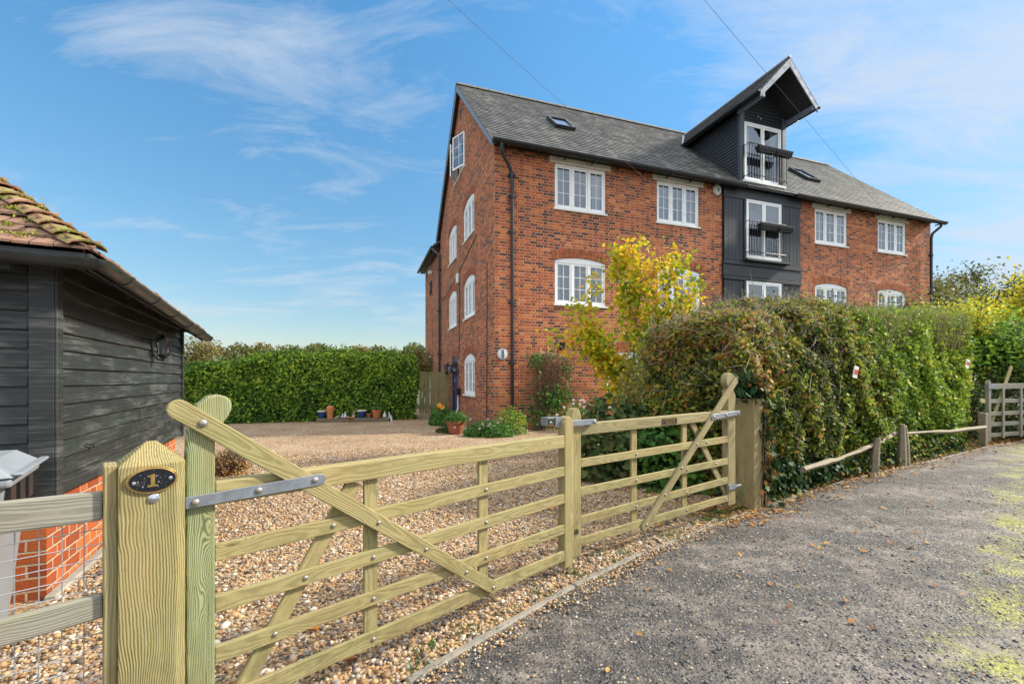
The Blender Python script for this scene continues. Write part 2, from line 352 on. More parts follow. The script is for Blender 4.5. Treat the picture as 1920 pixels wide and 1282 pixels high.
def blackboard(name, base, light, worn=.5, green=0):
    m, g, b = newmat(name); o = g.obj()
    ox, oy, oz = g.sep(o); bd = g.m('FLOOR', g.m('DIVIDE', g.m('SUBTRACT', oz, .68), .121)); hs = g.m('ADD', ox, oy)
    q = g.comb(g.m('ADD', hs, g.m('MULTIPLY', bd, 7.37)), g.m('MULTIPLY', bd, 3.1), oz)
    s1 = g.noise(g.mapv(q, sc=(1.6, 1, 38)), 1.6, 5, .7); s2 = g.noise(g.mapv(q, sc=(1.1, 1, 5)), 1.5, 5, .65)
    s3 = g.noise(o, 40, 3)
    w = g.m('ADD', g.m('MULTIPLY', g.m('SUBTRACT', s2, .46), 3.6*worn, clamp=True), g.m('MULTIPLY', g.m('SUBTRACT', s1, .55), 3.5*worn), clamp=True)
    c = g.mix(w, base, light)
    if green: c = g.mix(g.m('MULTIPLY', g.m('SUBTRACT', g.noise(o, 2.5, 4, .7), .5), 2, clamp=True), c, (.03, .06, .04))
    sp = g.m('MULTIPLY', g.m('SUBTRACT', .03, g.vor(o, 7)), 90, clamp=True)
    c = g.mix(g.m('MULTIPLY', sp, .6), c, (.3, .3, .28))
    setb(g, b, c, g.ramp(s2, [(.3, .42), (.7, .62)]), normal=g.bump(g.m('ADD', s1, g.m('MULTIPLY', s3, .4)), .45, .006), spec=.5)
    return m
M['tarred'] = blackboard('tarred_weatherboard', (.018, .020, .020), (.16, .165, .158), .6, 1)
M['blackwood'] = blackboard('black_painted_boards', (.022, .024, .028), (.06, .066, .075), .5)

def slate_mat(name, cols, moss=.3, tw=.25, mosscol=(.28, .27, .06)):
    m, g, b = newmat(name)
    uv = g.node('ShaderNodeTexCoord').outputs['UV']; u, v, _ = g.sep(uv)
    row = g.m('FLOOR', v); uu = g.m('ADD', g.m('DIVIDE', u, tw), g.m('ADD', g.m('MULTIPLY', g.m('MODULO', row, 2), .5), g.m('MULTIPLY', g.wn(g.comb(row, 3, 3))[0], .12)))
    cell = g.m('FLOOR', uu); fx = g.m('FRACT', uu)
    r = g.wn(g.comb(cell, row, 1))[0]
    o = g.obj(); n1 = g.noise(o, .7, 5, .65); n2 = g.noise(o, 22, 4, .6)
    n3 = g.noise(g.mapv(o, sc=(1.3, .35, .35)), 1.6, 6, .75)
    t = g.m('ADD', g.m('MULTIPLY', r, .32), g.m('ADD', g.m('MULTIPLY', n1, .3), g.m('ADD', g.m('MULTIPLY', n3, .5), g.m('MULTIPLY', n2, .2))))
    c = g.ramp(t, [(.28+.75*i/(len(cols)-1)*.9, q) for i, q in enumerate(cols)])
    gap = g.m('MULTIPLY', g.m('SUBTRACT', .035, g.m('MINIMUM', fx, g.m('SUBTRACT', 1, fx))), 40, clamp=True)
    c = g.mix(g.m('MULTIPLY', gap, .75), c, (.015, .015, .014))
    ml = g.m('MULTIPLY', g.m('SUBTRACT', g.noise(g.mapv(o, loc=(3, 1, 2)), 1.3, 7, .72), .54), 6, clamp=True)
    c = g.mix(g.m('MULTIPLY', ml, moss), c, mosscol)
    setb(g, b, c, .7, normal=g.bump(g.m('ADD', g.m('MULTIPLY', gap, -1), g.m('ADD', n2, r)), .5, .012), spec=.35)
    return m
M['slate'] = slate_mat('grey_roof_slate', [(.022, .022, .021), (.045, .045, .042), (.09, .088, .082), (.20, .196, .18)], .32, mosscol=(.25, .25, .21))
M['clay'] = slate_mat('mossy_clay_tile', [(.10, .06, .045), (.20, .11, .075), (.28, .15, .095), (.36, .25, .18)], .8, tw=.185, mosscol=(.26, .25, .03))

def gravel_mat():
    m, g, b = newmat('pea_gravel'); p = g.pos()
    pp = g.vadd(p, g.vscale(g.noise(p, 30, 2, out=1), .012))
    vo = g.node('ShaderNodeTexVoronoi'); g.put(vo.inputs['Vector'], pp); vo.inputs['Scale'].default_value = 46
    dist, colr = vo.outputs['Distance'], vo.outputs['Color']; cr, cg, cb = g.sep(colr)
    lo = g.noise(p, .9, 7, .72)
    t = g.m('ADD', cr, g.m('MULTIPLY', g.m('SUBTRACT', lo, .5), .8))
    c = g.ramp(t, [(0, (.05, .042, .036)), (.14, (.15, .10, .065)), (.3, (.31, .175, .08)), (.5, (.42, .265, .125)), (.7, (.48, .33, .18)), (.82, (.22, .19, .165)), (.93, (.50, .42, .31)), (1, (.60, .55, .46))])
    edge = g.m('MULTIPLY', g.m('SUBTRACT', dist, .42), 3.5, clamp=True)
    c = g.mix(g.m('MULTIPLY', edge, .62), c, (.12, .08, .05))
    h = g.m('ADD', g.m('SUBTRACT', 1, g.m('MULTIPLY', dist, 1.1)), g.m('MULTIPLY', cg, .8))
    h = g.m('ADD', h, g.m('MULTIPLY', g.noise(p, 3, 3), 1.3))
    setb(g, b, c, .8, normal=g.bump(h, .6, .010), spec=.25)
    return m
M['gravel'] = gravel_mat()
def stone_mat():
    m, g, b = newmat('loose_stone'); t = g.attr('tint')
    c = g.ramp(t, [(0, (.05, .042, .036)), (.14, (.14, .095, .06)), (.3, (.30, .165, .07)), (.52, (.40, .25, .115)), (.7, (.46, .315, .17)), (.82, (.22, .19, .165)), (.95, (.50, .42, .31)), (1, (.66, .6, .5))])
    setb(g, b, c, .6, spec=.4); return m
M['stone'] = stone_mat()

def road_mat():
    m, g, b = newmat('worn_wet_asphalt'); p = g.pos()
    pp = g.vadd(p, g.vscale(g.noise(p, 26, 2, out=1), .02))
    vo = g.node('ShaderNodeTexVoronoi'); g.put(vo.inputs['Vector'], g.mapv(pp, sc=(1, 1, 0))); vo.inputs['Scale'].default_value = 58
    dist = vo.outputs['Distance']; cr, cg, cb = g.sep(vo.outputs['Color'])
    stone = g.ramp(cr, [(0, (.014, .015, .018)), (.5, (.034, .036, .04)), (.78, (.08, .08, .078)), (.92, (.24, .20, .15)), (1, (.42, .34, .25))])
    n1 = g.noise(p, 3.6, 9, .78); n2 = g.noise(g.mapv(p, rot=(0, 0, R(42)), sc=(.5, 1.6, 1)), 1.0, 6, .65)
    dust = g.m('MULTIPLY', g.m('SUBTRACT', g.m('ADD', g.m('MULTIPLY', n1, .6), g.m('MULTIPLY', n2, .5)), .495), 8, clamp=True)
    mud = g.ramp(g.noise(p, 5, 5, .7), [(.3, (.095, .078, .066)), (.55, (.185, .155, .13)), (.8, (.30, .262, .23))])
    # stones poke out through the dust
    poke = g.m('MULTIPLY', g.m('SUBTRACT', g.m('MULTIPLY', cg, 1.0), g.m('ADD', .10, g.m('MULTIPLY', dust, .50))), 9, clamp=True)
    inn = g.m('MULTIPLY', g.m('SUBTRACT', .52, dist), 9, clamp=True)
    c = g.mix(g.m('MULTIPLY', poke, inn), g.mix(dust, (.045, .039, .034), mud), stone)
    # moss line that runs parallel to the kerb
    x, y, z = g.sep(g.mapv(p, loc=(0, 0, 0), rot=(0, 0, R(-41))))
    off = g.m('SUBTRACT', y, .22)       # distance left of the line
    band = g.m('SUBTRACT', 1, g.m('MULTIPLY', g.m('ABSOLUTE', g.m('ADD', off, .18)), 1.2), clamp=True)
    mn = g.m('MULTIPLY', g.m('SUBTRACT', g.m('ADD', g.m('MULTIPLY', g.noise(p, 2.3, 10, .9), 1.0), g.m('MULTIPLY', band, .22)), .675), 9, clamp=True)
    mm = g.m('MULTIPLY', g.m('MULTIPLY', mn, g.m('MULTIPLY', band, 3, clamp=True)), g.m('ADD', .25, g.m('MULTIPLY', g.m('GREATER_THAN', dist, .3), .6)))
    mossc = g.ramp(g.noise(p, 30, 4), [(.3, (.09, .10, .012)), (.5, (.27, .27, .02)), (.8, (.46, .43, .06))])
    far = g.m('MULTIPLY', g.m('SUBTRACT', -.3, off), 3, clamp=True)
    dark_zone = g.m('MULTIPLY', g.m('MULTIPLY', g.m('SUBTRACT', g.m('ADD', off, g.m('MULTIPLY', g.noise(p, .9, 4), 1.2)), 1.5), 1.3, clamp=True), g.m('MULTIPLY', g.m('SUBTRACT', x, 5.8), .5, clamp=True))  # darker asphalt beside the kerb towards the far end
    c = g.mix(g.m('MULTIPLY', dark_zone, .6), c, (.04, .038, .036))
    c = g.mix(g.m('MULTIPLY', far, .55), c, g.mix(g.m('MULTIPLY', inn, g.m('GREATER_THAN', cg, .4)), (.07, .07, .07), (.22, .22, .215)))
    c = g.mix(mm, c, mossc)
    h = g.m('ADD', g.m('MULTIPLY', g.m('SUBTRACT', 1, dist), g.m('ADD', .35, g.m('MULTIPLY', poke, .8))), g.m('MULTIPLY', n1, 2))
    ro = g.ramp(g.noise(p, 1.7, 4, .6), [(.35, .5), (.6, .78)])
    setb(g, b, c, ro, normal=g.bump(h, .9, .009), spec=.5)
    return m
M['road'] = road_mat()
def ground_mat():
    m, g, b = newmat('grass_and_soil'); p = g.pos()
    c = g.ramp(g.noise(p, 1.3, 7, .7), [(.3, (.05, .036, .022)), (.48, (.07, .065, .025)), (.6, (.07, .10, .025)), (.75, (.12, .14, .04))])
    setb(g, b, c, .95, normal=g.bump(g.noise(p, 25, 5, .7), 1, .05)); return m
M['ground'] = ground_mat()

def leaf_mat(name, stops, trans=.35, rough=.6, spec=.22):
    m, g, b = newmat(name); t = g.attr('tint'); n = g.noise(g.pos(), 1.4, 3, .6)
    t2 = g.m('ADD', g.m('MULTIPLY', t, .8), g.m('MULTIPLY', g.m('SUBTRACT', n, .4), .55))
    c = g.ramp(t2, stops); setb(g, b, c, rough, spec=spec)
    tr = g.node('ShaderNodeBsdfTranslucent'); g.put(tr.inputs[0], c)
    mx = g.node('ShaderNodeMixShader'); mx.inputs[0].default_value = trans
    out = [q for q in g.n if q.type == 'OUTPUT_MATERIAL'][0]
    g.l.new(b.outputs[0], mx.inputs[1]); g.l.new(tr.outputs[0], mx.inputs[2]); g.l.new(mx.outputs[0], out.inputs[0])
    return m
M['lf_beech'] = leaf_mat('green_hedge_leaf', [(0, (.02, .05, .012)), (.3, (.07, .15, .022)), (.5, (.19, .34, .035)), (.75, (.38, .50, .05)), (1, (.60, .56, .07))])
M['lf_mixed'] = leaf_mat('mixed_hedge_leaf', [(0, (.02, .03, .012)), (.25, (.06, .09, .018)), (.45, (.17, .22, .028)), (.6, (.32, .33, .04)), (.72, (.46, .34, .055)), (.84, (.42, .18, .055)), (.94, (.28, .10, .045)), (1, (.16, .06, .03))])
M['lf_bright'] = leaf_mat('bright_hedge_leaf', [(0, (.04, .08, .018)), (.3, (.12, .21, .025)), (.6, (.24, .36, .035)), (.82, (.42, .44, .045)), (1, (.58, .46, .06))])
M['lf_ivy'] = leaf_mat('dark_ivy_leaf', [(0, (.014, .035, .016)), (.45, (.03, .075, .028)), (.75, (.08, .14, .04)), (1, (.18, .20, .05))], .12, .6, .22)
M['lf_yellow'] = leaf_mat('yellow_autumn_leaf', [(0, (.10, .18, .015)), (.3, (.26, .36, .02)), (.5, (.58, .54, .02)), (.72, (.80, .52, .025)), (.88, (.72, .34, .03)), (1, (.5, .18, .03))], .45)
M['lf_gold'] = leaf_mat('golden_tree_leaf', [(0, (.20, .24, .02)), (.4, (.48, .46, .03)), (.8, (.75, .64, .05)), (1, (.7, .5, .05))], .5)
M['lf_dark'] = leaf_mat('dark_shrub_leaf', [(0, (.02, .035, .016)), (.35, (.06, .10, .026)), (.6, (.12, .17, .035)), (.8, (.14, .09, .05)), (1, (.22, .075, .055))])
M['lf_far'] = leaf_mat('far_tree_leaf', [(0, (.06, .08, .028)), (.4, (.13, .15, .04)), (.7, (.22, .21, .06)), (1, (.32, .25, .08))], .35)
M['lf_farwarm'] = leaf_mat('far_autumn_leaf', [(0, (.09, .085, .03)), (.4, (.17, .15, .045)), (.7, (.28, .22, .06)), (1, (.33, .18, .07))], .25)
M['lf_green'] = leaf_mat('fresh_plant_leaf', [(0, (.03, .09, .02)), (.5, (.07, .18, .03)), (1, (.18, .30, .05))])
M['lf_litter'] = leaf_mat('fallen_leaf_litter', [(0, (.10, .045, .02)), (.4, (.28, .12, .035)), (.7, (.42, .26, .06)), (1, (.5, .42, .14))], .1, .8)
M['twig'] = simple('brown_twig', (.16, .12, .085), .85, 0, .45, 30, .2)
M['twigpale'] = simple('pale_twig', (.34, .28, .20), .85, 0, .4, 30, .2)
M['bark'] = simple('grey_bark', (.13, .105, .08), .9, 0, .4, 20, .6)
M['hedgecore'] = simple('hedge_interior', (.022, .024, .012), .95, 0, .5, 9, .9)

# ------------------------------------------------------------------ foliage generators
LEAF4 = (np.array([[0, -.5, 0], [.30, -.05, .10], [0, .55, 0], [-.30, -.05, .10]]), np.array([[0, 1, 2], [0, 2, 3]]))
LEAF6 = (np.array([[0, -.5, 0], [.24, -.28, .07], [.30, .08, .09], [0, .6, -.05], [-.30, .08, .09], [-.24, -.28, .07], [0, 0, 0]]),
         np.array([[0, 1, 6], [1, 2, 6], [2, 3, 6], [3, 4, 6], [4, 5, 6], [5, 0, 6]]))
_a = [(-.12, -.38), (.12, -.38), (.48, -.30), (.30, -.02), (.52, .22), (.20, .24), (0, .62), (-.20, .24), (-.52, .22), (-.30, -.02), (-.48, -.30)]
LEAFL = (np.array([[x, y, .06*abs(x)*2] for x, y in _a]+[[0, 0, -.03]]), np.array([[i, (i+1) % 11, 11] for i in range(11)]))
def norm(a): return a/np.maximum(np.linalg.norm(a, axis=1, keepdims=True), 1e-6)
def leaf_geo(P, Nn, size, tpl=LEAF4, spread=.7, droop=.3):
    """leaves at P facing roughly Nn"""
    n = len(P); N = norm(Nn+RNG.normal(0, spread, (n, 3)))
    T = RNG.normal(0, 1, (n, 3)); T[:, 2] -= droop*2; T = norm(T-N*(T*N).sum(1, keepdims=True)); B = np.cross(T, N)
    s = (size*RNG.uniform(.6, 1.35, n))[:, None]
    L, Fc = tpl
    V = P[:, None, :]+(B[:, None, :]*L[None, :, 0:1]+T[:, None, :]*L[None, :, 1:2]+N[:, None, :]*L[None, :, 2:3])*s[:, None, :]
    F = Fc[None]+(np.arange(n)*len(L))[:, None, None]
    return V.reshape(-1, 3), F.reshape(-1, 3), len(L)
def leaves(name, P, Nn, size, mat, parent=None, tpl=LEAF4, spread=.7, droop=.3, tint=None):
    V, F, k = leaf_geo(P, Nn, size, tpl, spread, droop)
    if tint is None: tint = RNG.beta(2.1, 2.1, len(P))
    return fastmesh(name, V, F, mat, parent, np.repeat(tint, k))
def twigs_geo(A, B, r):
    n = len(A); d_ = norm(B-A); ref = np.where(np.abs(d_[:, 2:3]) < .9, np.array([[0, 0, 1.]]), np.array([[1., 0, 0]]))
    a = norm(np.cross(d_, ref)); b = np.cross(d_, a); V = []
    for base, rr in ((A, r), (B, r*.35)):
        for k in range(3):
            an = 2*math.pi*k/3; V.append(base+(a*math.cos(an)+b*math.sin(an))*np.reshape(rr, (-1, 1)))
    V = np.stack(V, 1)
    Fc = np.array([[0, 3, 4, 1], [1, 4, 5, 2], [2, 5, 3, 0]])
    return V.reshape(-1, 3), (Fc[None]+(np.arange(n)*6)[:, None, None]).reshape(-1, 4)
def twigs(name, A, B, r, mat, parent=None):
    V, F = twigs_geo(A, B, r); return fastmesh(name, V, F, mat, parent)
def lump(P, s=1.0, k=0):
    x, y, z = P[:, 0]*s, P[:, 1]*s, P[:, 2]*s
    return (np.sin(x*1.7+1.3+k)*np.cos(z*2.3+.4*k)+np.sin(x*4.1+y*3+k)*.5*np.cos(z*3.7+1)+np.sin(x*9.3+z*7.9+y*5)*.3)/1.8

def hedge_shell(n, L, D, Hf, faces=('front', 'top', 'left', 'right'), lumpy=.10, k=0, depthjit=.09):
    """points on a clipped hedge: x 0..L, y 0 (front) .. D, z 0..Hf(x)"""
    H = Hf(np.array([L/2.]))[0]
    w = {'front': L*H, 'top': L*D, 'left': D*H, 'right': D*H, 'back': L*H}
    tot = sum(w[q] for q in faces); P = []; Nn = []
    for q in faces:
        m_ = int(n*w[q]/tot); a = RNG.uniform(0, 1, m_); b_ = RNG.uniform(0, 1, m_)
        if q == 'front': x = a*L; p = np.stack([x, np.zeros(m_), b_*Hf(x)], 1); nn = np.tile([0, -1., .15], (m_, 1))
        elif q == 'back': x = a*L; p = np.stack([x, np.full(m_, D), b_*Hf(x)], 1); nn = np.tile([0, 1., .15], (m_, 1))
        elif q == 'top': x = a*L; p = np.stack([x, b_*D, Hf(x)], 1); nn = np.tile([0, -.1, 1.], (m_, 1))
        elif q == 'left': x = np.zeros(m_); p = np.stack([x, a*D, b_*Hf(x)], 1); nn = np.tile([-1., 0, .15], (m_, 1))
        else: x = np.full(m_, L); p = np.stack([x, a*D, b_*Hf(x)], 1); nn = np.tile([1., 0, .15], (m_, 1))
        # round the top edge
        P.append(p); Nn.append(nn)
    P = np.concatenate(P); Nn = np.concatenate(Nn)
    hh = Hf(P[:, 0]); e = np.clip((P[:, 2]-(hh-.35))/.35, 0, 1); fy = np.clip(1-P[:, 1]/.35, 0, 1)
    P[:, 1] += e**2*.16*(P[:, 1] < D*.5); P[:, 2] -= fy*e**2*.10
    Nn = norm(Nn); P = P+Nn*(lump(P, 1, k)*lumpy)[:, None]-Nn*np.abs(RNG.normal(0, depthjit, len(P)))[:, None]+RNG.normal(0, .02, P.shape)
    return P, Nn
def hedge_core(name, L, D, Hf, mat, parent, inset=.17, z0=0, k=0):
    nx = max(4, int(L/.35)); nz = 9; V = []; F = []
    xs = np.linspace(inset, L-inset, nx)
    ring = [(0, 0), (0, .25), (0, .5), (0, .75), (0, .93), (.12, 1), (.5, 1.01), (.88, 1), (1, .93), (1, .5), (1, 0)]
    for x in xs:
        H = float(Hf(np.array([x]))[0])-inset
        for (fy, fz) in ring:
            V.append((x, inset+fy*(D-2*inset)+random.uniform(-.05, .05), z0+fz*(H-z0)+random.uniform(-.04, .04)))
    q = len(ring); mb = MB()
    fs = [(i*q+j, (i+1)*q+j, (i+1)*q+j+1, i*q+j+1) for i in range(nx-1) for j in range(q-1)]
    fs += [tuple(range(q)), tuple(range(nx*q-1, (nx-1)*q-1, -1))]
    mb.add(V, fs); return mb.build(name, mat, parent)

def make_tree(name, label, loc, H, crown_r, crown_z, nleaf, lsize, mat, trunk_r=.09, cat='tree', group=None, tpl=LEAF4, nl=7, seed=0, openness=.5, bark='bark', rz=1.0, single=None):
    rs = random.Random(seed); t = thing(name, label, cat, loc, group=group)
    mb = MB(); tips = []
    def grow(p, d_, ln, r, lev):
        pts = [p]; q = p.copy(); dd = d_.copy(); segs = 4
        for i in range(segs):
            dd = (dd+Vector((rs.gauss(0, .12), rs.gauss(0, .12), rs.gauss(.06, .06)))).normalized()
            q = q+dd*ln/segs; pts.append(q.copy())
            if lev >= 1: tips.append((q.copy(), lev))
        mb.tube(pts, [r*(1-.55*i/segs) for i in range(segs+1)], 6 if lev else 8)
        if lev < 3:
            for k in range(3 if lev else nl):
                j = rs.randint(1, segs) if lev else rs.randint(2, segs)
                a = rs.uniform(0, 2*math.pi); sp = rs.uniform(.5, 1.0)
                nd = (dd*.7+Vector((math.cos(a)*sp, math.sin(a)*sp, rs.uniform(.05, .55)*rz))).normalized()
                grow(pts[j].copy(), nd, ln*rs.uniform(.5, .72), r*.5, lev+1)
    grow(Vector((0, 0, 0)), Vector((0, 0, 1)), H*.55, trunk_r, 0)
    tb = mb.build('trunk', M[bark], t, smooth=True)
    tp = np.array([list(p) for p, l in tips if l >= 2]) if len(tips) else np.zeros((1, 3))
    # squeeze the tips into the crown envelope
    c = np.array([0, 0, crown_z]); dv = tp-c; rr = np.sqrt((dv[:, 0]/crown_r)**2+(dv[:, 1]/crown_r)**2+(dv[:, 2]/(H-crown_z+.001))**2)
    sc_ = np.where(rr > 1, 1/rr, 1.)[:, None]; tp = c+dv*sc_
    # add clusters spread through the envelope
    u = norm(RNG.normal(0, 1, (int(40*openness)+18, 3)))*(RNG.uniform(.35, 1, (int(40*openness)+18, 1))**.6)
    extra = c+u*np.array([crown_r, crown_r, H-crown_z])
    cl = np.concatenate([tp, extra]); idx = RNG.integers(0, len(cl), nleaf)
    spread = crown_r*.13
    P = cl[idx]+RNG.normal(0, spread, (nleaf, 3)); Nn = norm(P-c)+np.array([0, 0, .5])
    ctint = RNG.uniform(-.22, .22, len(cl))[idx]
    leaves('crown', P, Nn, lsize, M[mat], t, tpl, .7, .4, np.clip(RNG.beta(2, 2, nleaf)+ctint, 0, 1))
    return t
def bush(name, label, loc, rx, ry, h, n, ls, mat, cat='shrub', tpl=LEAF4, twn=0, seed=0, group=None, twmat='twig', low=0, spread=.7):
    t = thing(name, label, cat, loc, group=group); u = norm(RNG.normal(0, 1, (n, 3))); u[:, 2] = np.abs(u[:, 2])
    rad = 1-np.abs(RNG.normal(0, .22, n)); rad = np.clip(rad+.13*lump(u*3, 1, seed), .1, 1.2)
    P = u*rad[:, None]*np.array([rx, ry, h]); P[:, 2] = np.maximum(P[:, 2], .01+low)
    leaves('foliage', P, u+np.array([0, 0, .3]), ls, M[mat], t, tpl, spread)
    m_ = max(twn, 14); A = RNG.normal(0, .15, (m_, 3))*np.array([rx, ry, 0]); u2 = norm(RNG.normal(0, 1, (m_, 3))); u2[:, 2] = np.abs(u2[:, 2])+.25
    B = norm(u2)*np.array([rx, ry, h])*RNG.uniform(.7, 1.12, (m_, 1))
    twigs('stems', A, B, np.full(m_, .007), M[twmat], t)
    return t

# ================================================================== SETTING: ground, gravel drive, road, kerb
def struct(o, label=None): o['kind'] = 'structure'; return o
KERB = [(-5.4, -3.4), (-3.3, -.95), (-1.75, .72), (-.51, 2.11), (.43, 3.09), (1.06, 3.66), (2.14, 4.52), (2.85, 5.02), (4.48, 6.14), (6.0, 7.05), (7.68, 7.97), (9.89, 9.33), (12.3, 10.55), (16, 12.2), (24, 15.6), (60, 30)]
mb = MB(); N_ = 60
mb.quad((-900, -300, -.03), (900, -300, -.03), (900, 1500, -.03), (-900, 1500, -.03)); struct(mb.build('ground', M['ground']))
def sheet(name, pts, z, mat): m_ = MB(); m_.add([(x, y, z) for x, y in pts], [tuple(range(len(pts)))]); return struct(m_.build(name, mat))
def offs(pl, dd):
    out = []
    for i, p in enumerate(pl):
        a = Vector(pl[max(i-1, 0)]); b = Vector(pl[min(i+1, len(pl)-1)]); t = (b-a).normalized(); n = Vector((t.y, -t.x)); out.append((p[0]+n.x*dd, p[1]+n.y*dd))
    return out
def strip(name, A, B, z, mat):
    m_ = MB(); n = len(A); m_.add([(x, y, z) for x, y in A]+[(x, y, z) for x, y in B], [(i, i+n, i+n+1, i+1) for i in range(n-1)]); return struct(m_.build(name, mat))
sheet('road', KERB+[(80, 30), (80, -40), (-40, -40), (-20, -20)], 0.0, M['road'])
sheet('gravel_drive', [(-14, -3.4), (-5.43, -3.38)]+[(x-.02, y+.02) for x, y in KERB[1:8]]+[(2.2, 6.6), (3.2, 8.5), (4, 14), (-1, 22), (-14, 20)], 0.004, M['gravel'])
# concrete kerb edging, laid in lengths
kb = MB(); kp = KERB[1:13]; acc = 0
dense = []
for i in range(len(kp)-1):
    a, b = Vector(kp[i]), Vector(kp[i+1]); k = max(1, round((b-a).length/.91))
    for j in range(k): dense.append((a.lerp(b, j/k), a.lerp(b, (j+1)/k)))
for a, b in dense:
    t = (b-a).normalized(); n = Vector((-t.y, t.x)); a2 = a+t*.006+n*random.uniform(-.006, .006); b2 = b-t*.006+n*random.uniform(-.006, .006); h = .014+random.uniform(-.008, .008)
    A0, A1, B0, B1 = a2-n*.024, a2+n*.024, b2-n*.024, b2+n*.024
    kb.hexa([(A0.x, A0.y, -.1), (B0.x, B0.y, -.1), (B1.x, B1.y, -.1), (A1.x, A1.y, -.1), (A0.x, A0.y, h), (B0.x, B0.y, h), (B1.x, B1.y, h), (A1.x, A1.y, h)])
struct(kb.build('kerb', simple('grimy_concrete_edging', (.21, .185, .15), .95, 0, .55, 6, .7), bevel=.009))

# loose stones on the gravel, real pebbles where the camera is close
def in_gravel(P):
    # left of the kerb
    ok = np.ones(len(P), bool); k = np.array(KERB)
    for i in range(len(k)-1):
        a, b = k[i], k[i+1]; t = (b-a)/np.linalg.norm(b-a); s = (P-a)@t; dd = (P[:, 0]-a[0])*t[1]-(P[:, 1]-a[1])*t[0]
        seg = (s >= -.05) & (s <= np.linalg.norm(b-a)+.05); ok &= ~(seg & (dd > -.03))
    return ok
ico = (1+5**.5)/2
IV = norm(np.array([[-1, ico, 0], [1, ico, 0], [-1, -ico, 0], [1, -ico, 0], [0, -1, ico], [0, 1, ico], [0, -1, -ico], [0, 1, -ico], [ico, 0, -1], [ico, 0, 1], [-ico, 0, -1], [-ico, 0, 1]], float))
IF = np.array([[0, 11, 5], [0, 5, 1], [0, 1, 7], [0, 7, 10], [0, 10, 11], [1, 5, 9], [5, 11, 4], [11, 10, 2], [10, 7, 6], [7, 1, 8], [3, 9, 4], [3, 4, 2], [3, 2, 6], [3, 6, 8], [3, 8, 9], [4, 9, 5], [2, 4, 11], [6, 2, 10], [8, 6, 7], [9, 8, 1]])
def stones(name, P, size, zo, parent=None):
    n = len(P); s = size*RNG.lognormal(0, .33, n); ax = RNG.uniform(.55, 1.25, (n, 1, 3)); jit = RNG.uniform(.8, 1.2, (n, 12, 1))
    V = IV[None]*ax*jit*s[:, None, None]*.5; a = RNG.uniform(0, 6.283, n); c, s_ = np.cos(a)[:, None], np.sin(a)[:, None]
    x = V[:, :, 0]*c-V[:, :, 1]*s_; y = V[:, :, 0]*s_+V[:, :, 1]*c; z = V[:, :, 2]*.72
    V = np.stack([x+P[:, 0:1], y+P[:, 1:2], z+zo+s[:, None]*RNG.uniform(-.05, .28, (n, 1))], 2)
    F = IF[None]+(np.arange(n)*12)[:, None, None]
    return fastmesh(name, V.reshape(-1, 3), F.reshape(-1, 3), M['stone'], parent, np.repeat(RNG.uniform(0, 1, n), 12), smooth=True)
n = 170000
r_ = 1.1+8.4*RNG.uniform(0, 1, n)**1.1; an = RNG.uniform(R(38), R(150), n); P = np.stack([r_*np.cos(an), r_*np.sin(an)], 1)
keep = in_gravel(P) & (P[:, 1] > .75) & ~((P[:, 0] < -2.95) & ((P[:, 0]+3.02)*.896+(P[:, 1]-2.9)*.443 < .02) & (P[:, 1] > 2.6)) & ~((P[:, 0] > 2.55) & (P[:, 1] > 4.9))
P = P[keep]; tag(stones('loose_gravel', P, .0205, .004), kind='stuff')
# scattered grit on the road
def rmat():
    m, g, b = newmat('asphalt_stone'); c = g.ramp(g.attr('tint'), [(0, (.02, .021, .024)), (.5, (.05, .052, .056)), (.78, (.10, .10, .098)), (.92, (.20, .165, .13)), (1, (.32, .25, .17))]); setb(g, b, c, .5, spec=.5); return m
M['astone'] = rmat()
n = 150000; yy_ = .95+5.6*RNG.uniform(0, 1, n)**1.5; P = np.stack([RNG.uniform(-1.3, 1.25, n)*yy_, yy_], 1); k = ~in_gravel(P) & (lump(np.column_stack([P*3.1, P[:, 0]*0]), 1, 2)+.6*lump(np.column_stack([P*7.3, P[:, 0]*0]), 1, 4)+RNG.normal(0, .35, n) > -.1)
o = stones('asphalt_chippings', P[k], .0112, -.0034); o.data.materials[0] = M['astone']; tag(o, kind='stuff')
n = 5000; P = np.stack([RNG.uniform(-1.2, 7, n), RNG.uniform(1.0, 6, n)], 1)
k = ~in_gravel(P); P = P[k]; tag(stones('road_grit', P, .0085, .001), kind='stuff')
# a few stones spilled along the kerb
n = 3800; i_ = RNG.integers(3, 9, n); kk = np.array(KERB); u_ = RNG.uniform(0, 1, (n, 1)); P = kk[i_]*(1-u_)+kk[i_+1]*u_+np.stack([RNG.gamma(1.0, .06, n)-.01, -RNG.gamma(1.0, .06, n)+.01], 1)
tag(stones('spilled_gravel', P, .014, .008), kind='stuff')

# ================================================================== THE BRICK MILL HOUSE
CX, CY, FA = -.493, 12.407, 18.9
H = thing('brick_house', 'tall red brick mill house with grey slate roof and black loading bay', 'house', (CX, CY, 0), FA)
LEN, DEP, EZ, RY, RZ = 19.1, 8.82, 8.1, 4.40, 12.45
def zr(y): return 8.02+(RZ-8.02)*(y+.3)/(RY+.3) if y <= RY else 8.02+(RZ-8.02)*((2*RY-y)+.3)/(RY+.3)
def arc(x0, x1, zs, zp, n=10):
    w = (x1-x0)/2; hh = zp-zs; Rr = (w*w+hh*hh)/(2*hh); cx = (x0+x1)/2; cz = zp-Rr; a = math.asin(w/Rr)
    return [(cx+Rr*math.sin(-a+2*a*i/n), cz+Rr*math.cos(-a+2*a*i/n)) for i in range(n+1)], (cx, cz, Rr, a)
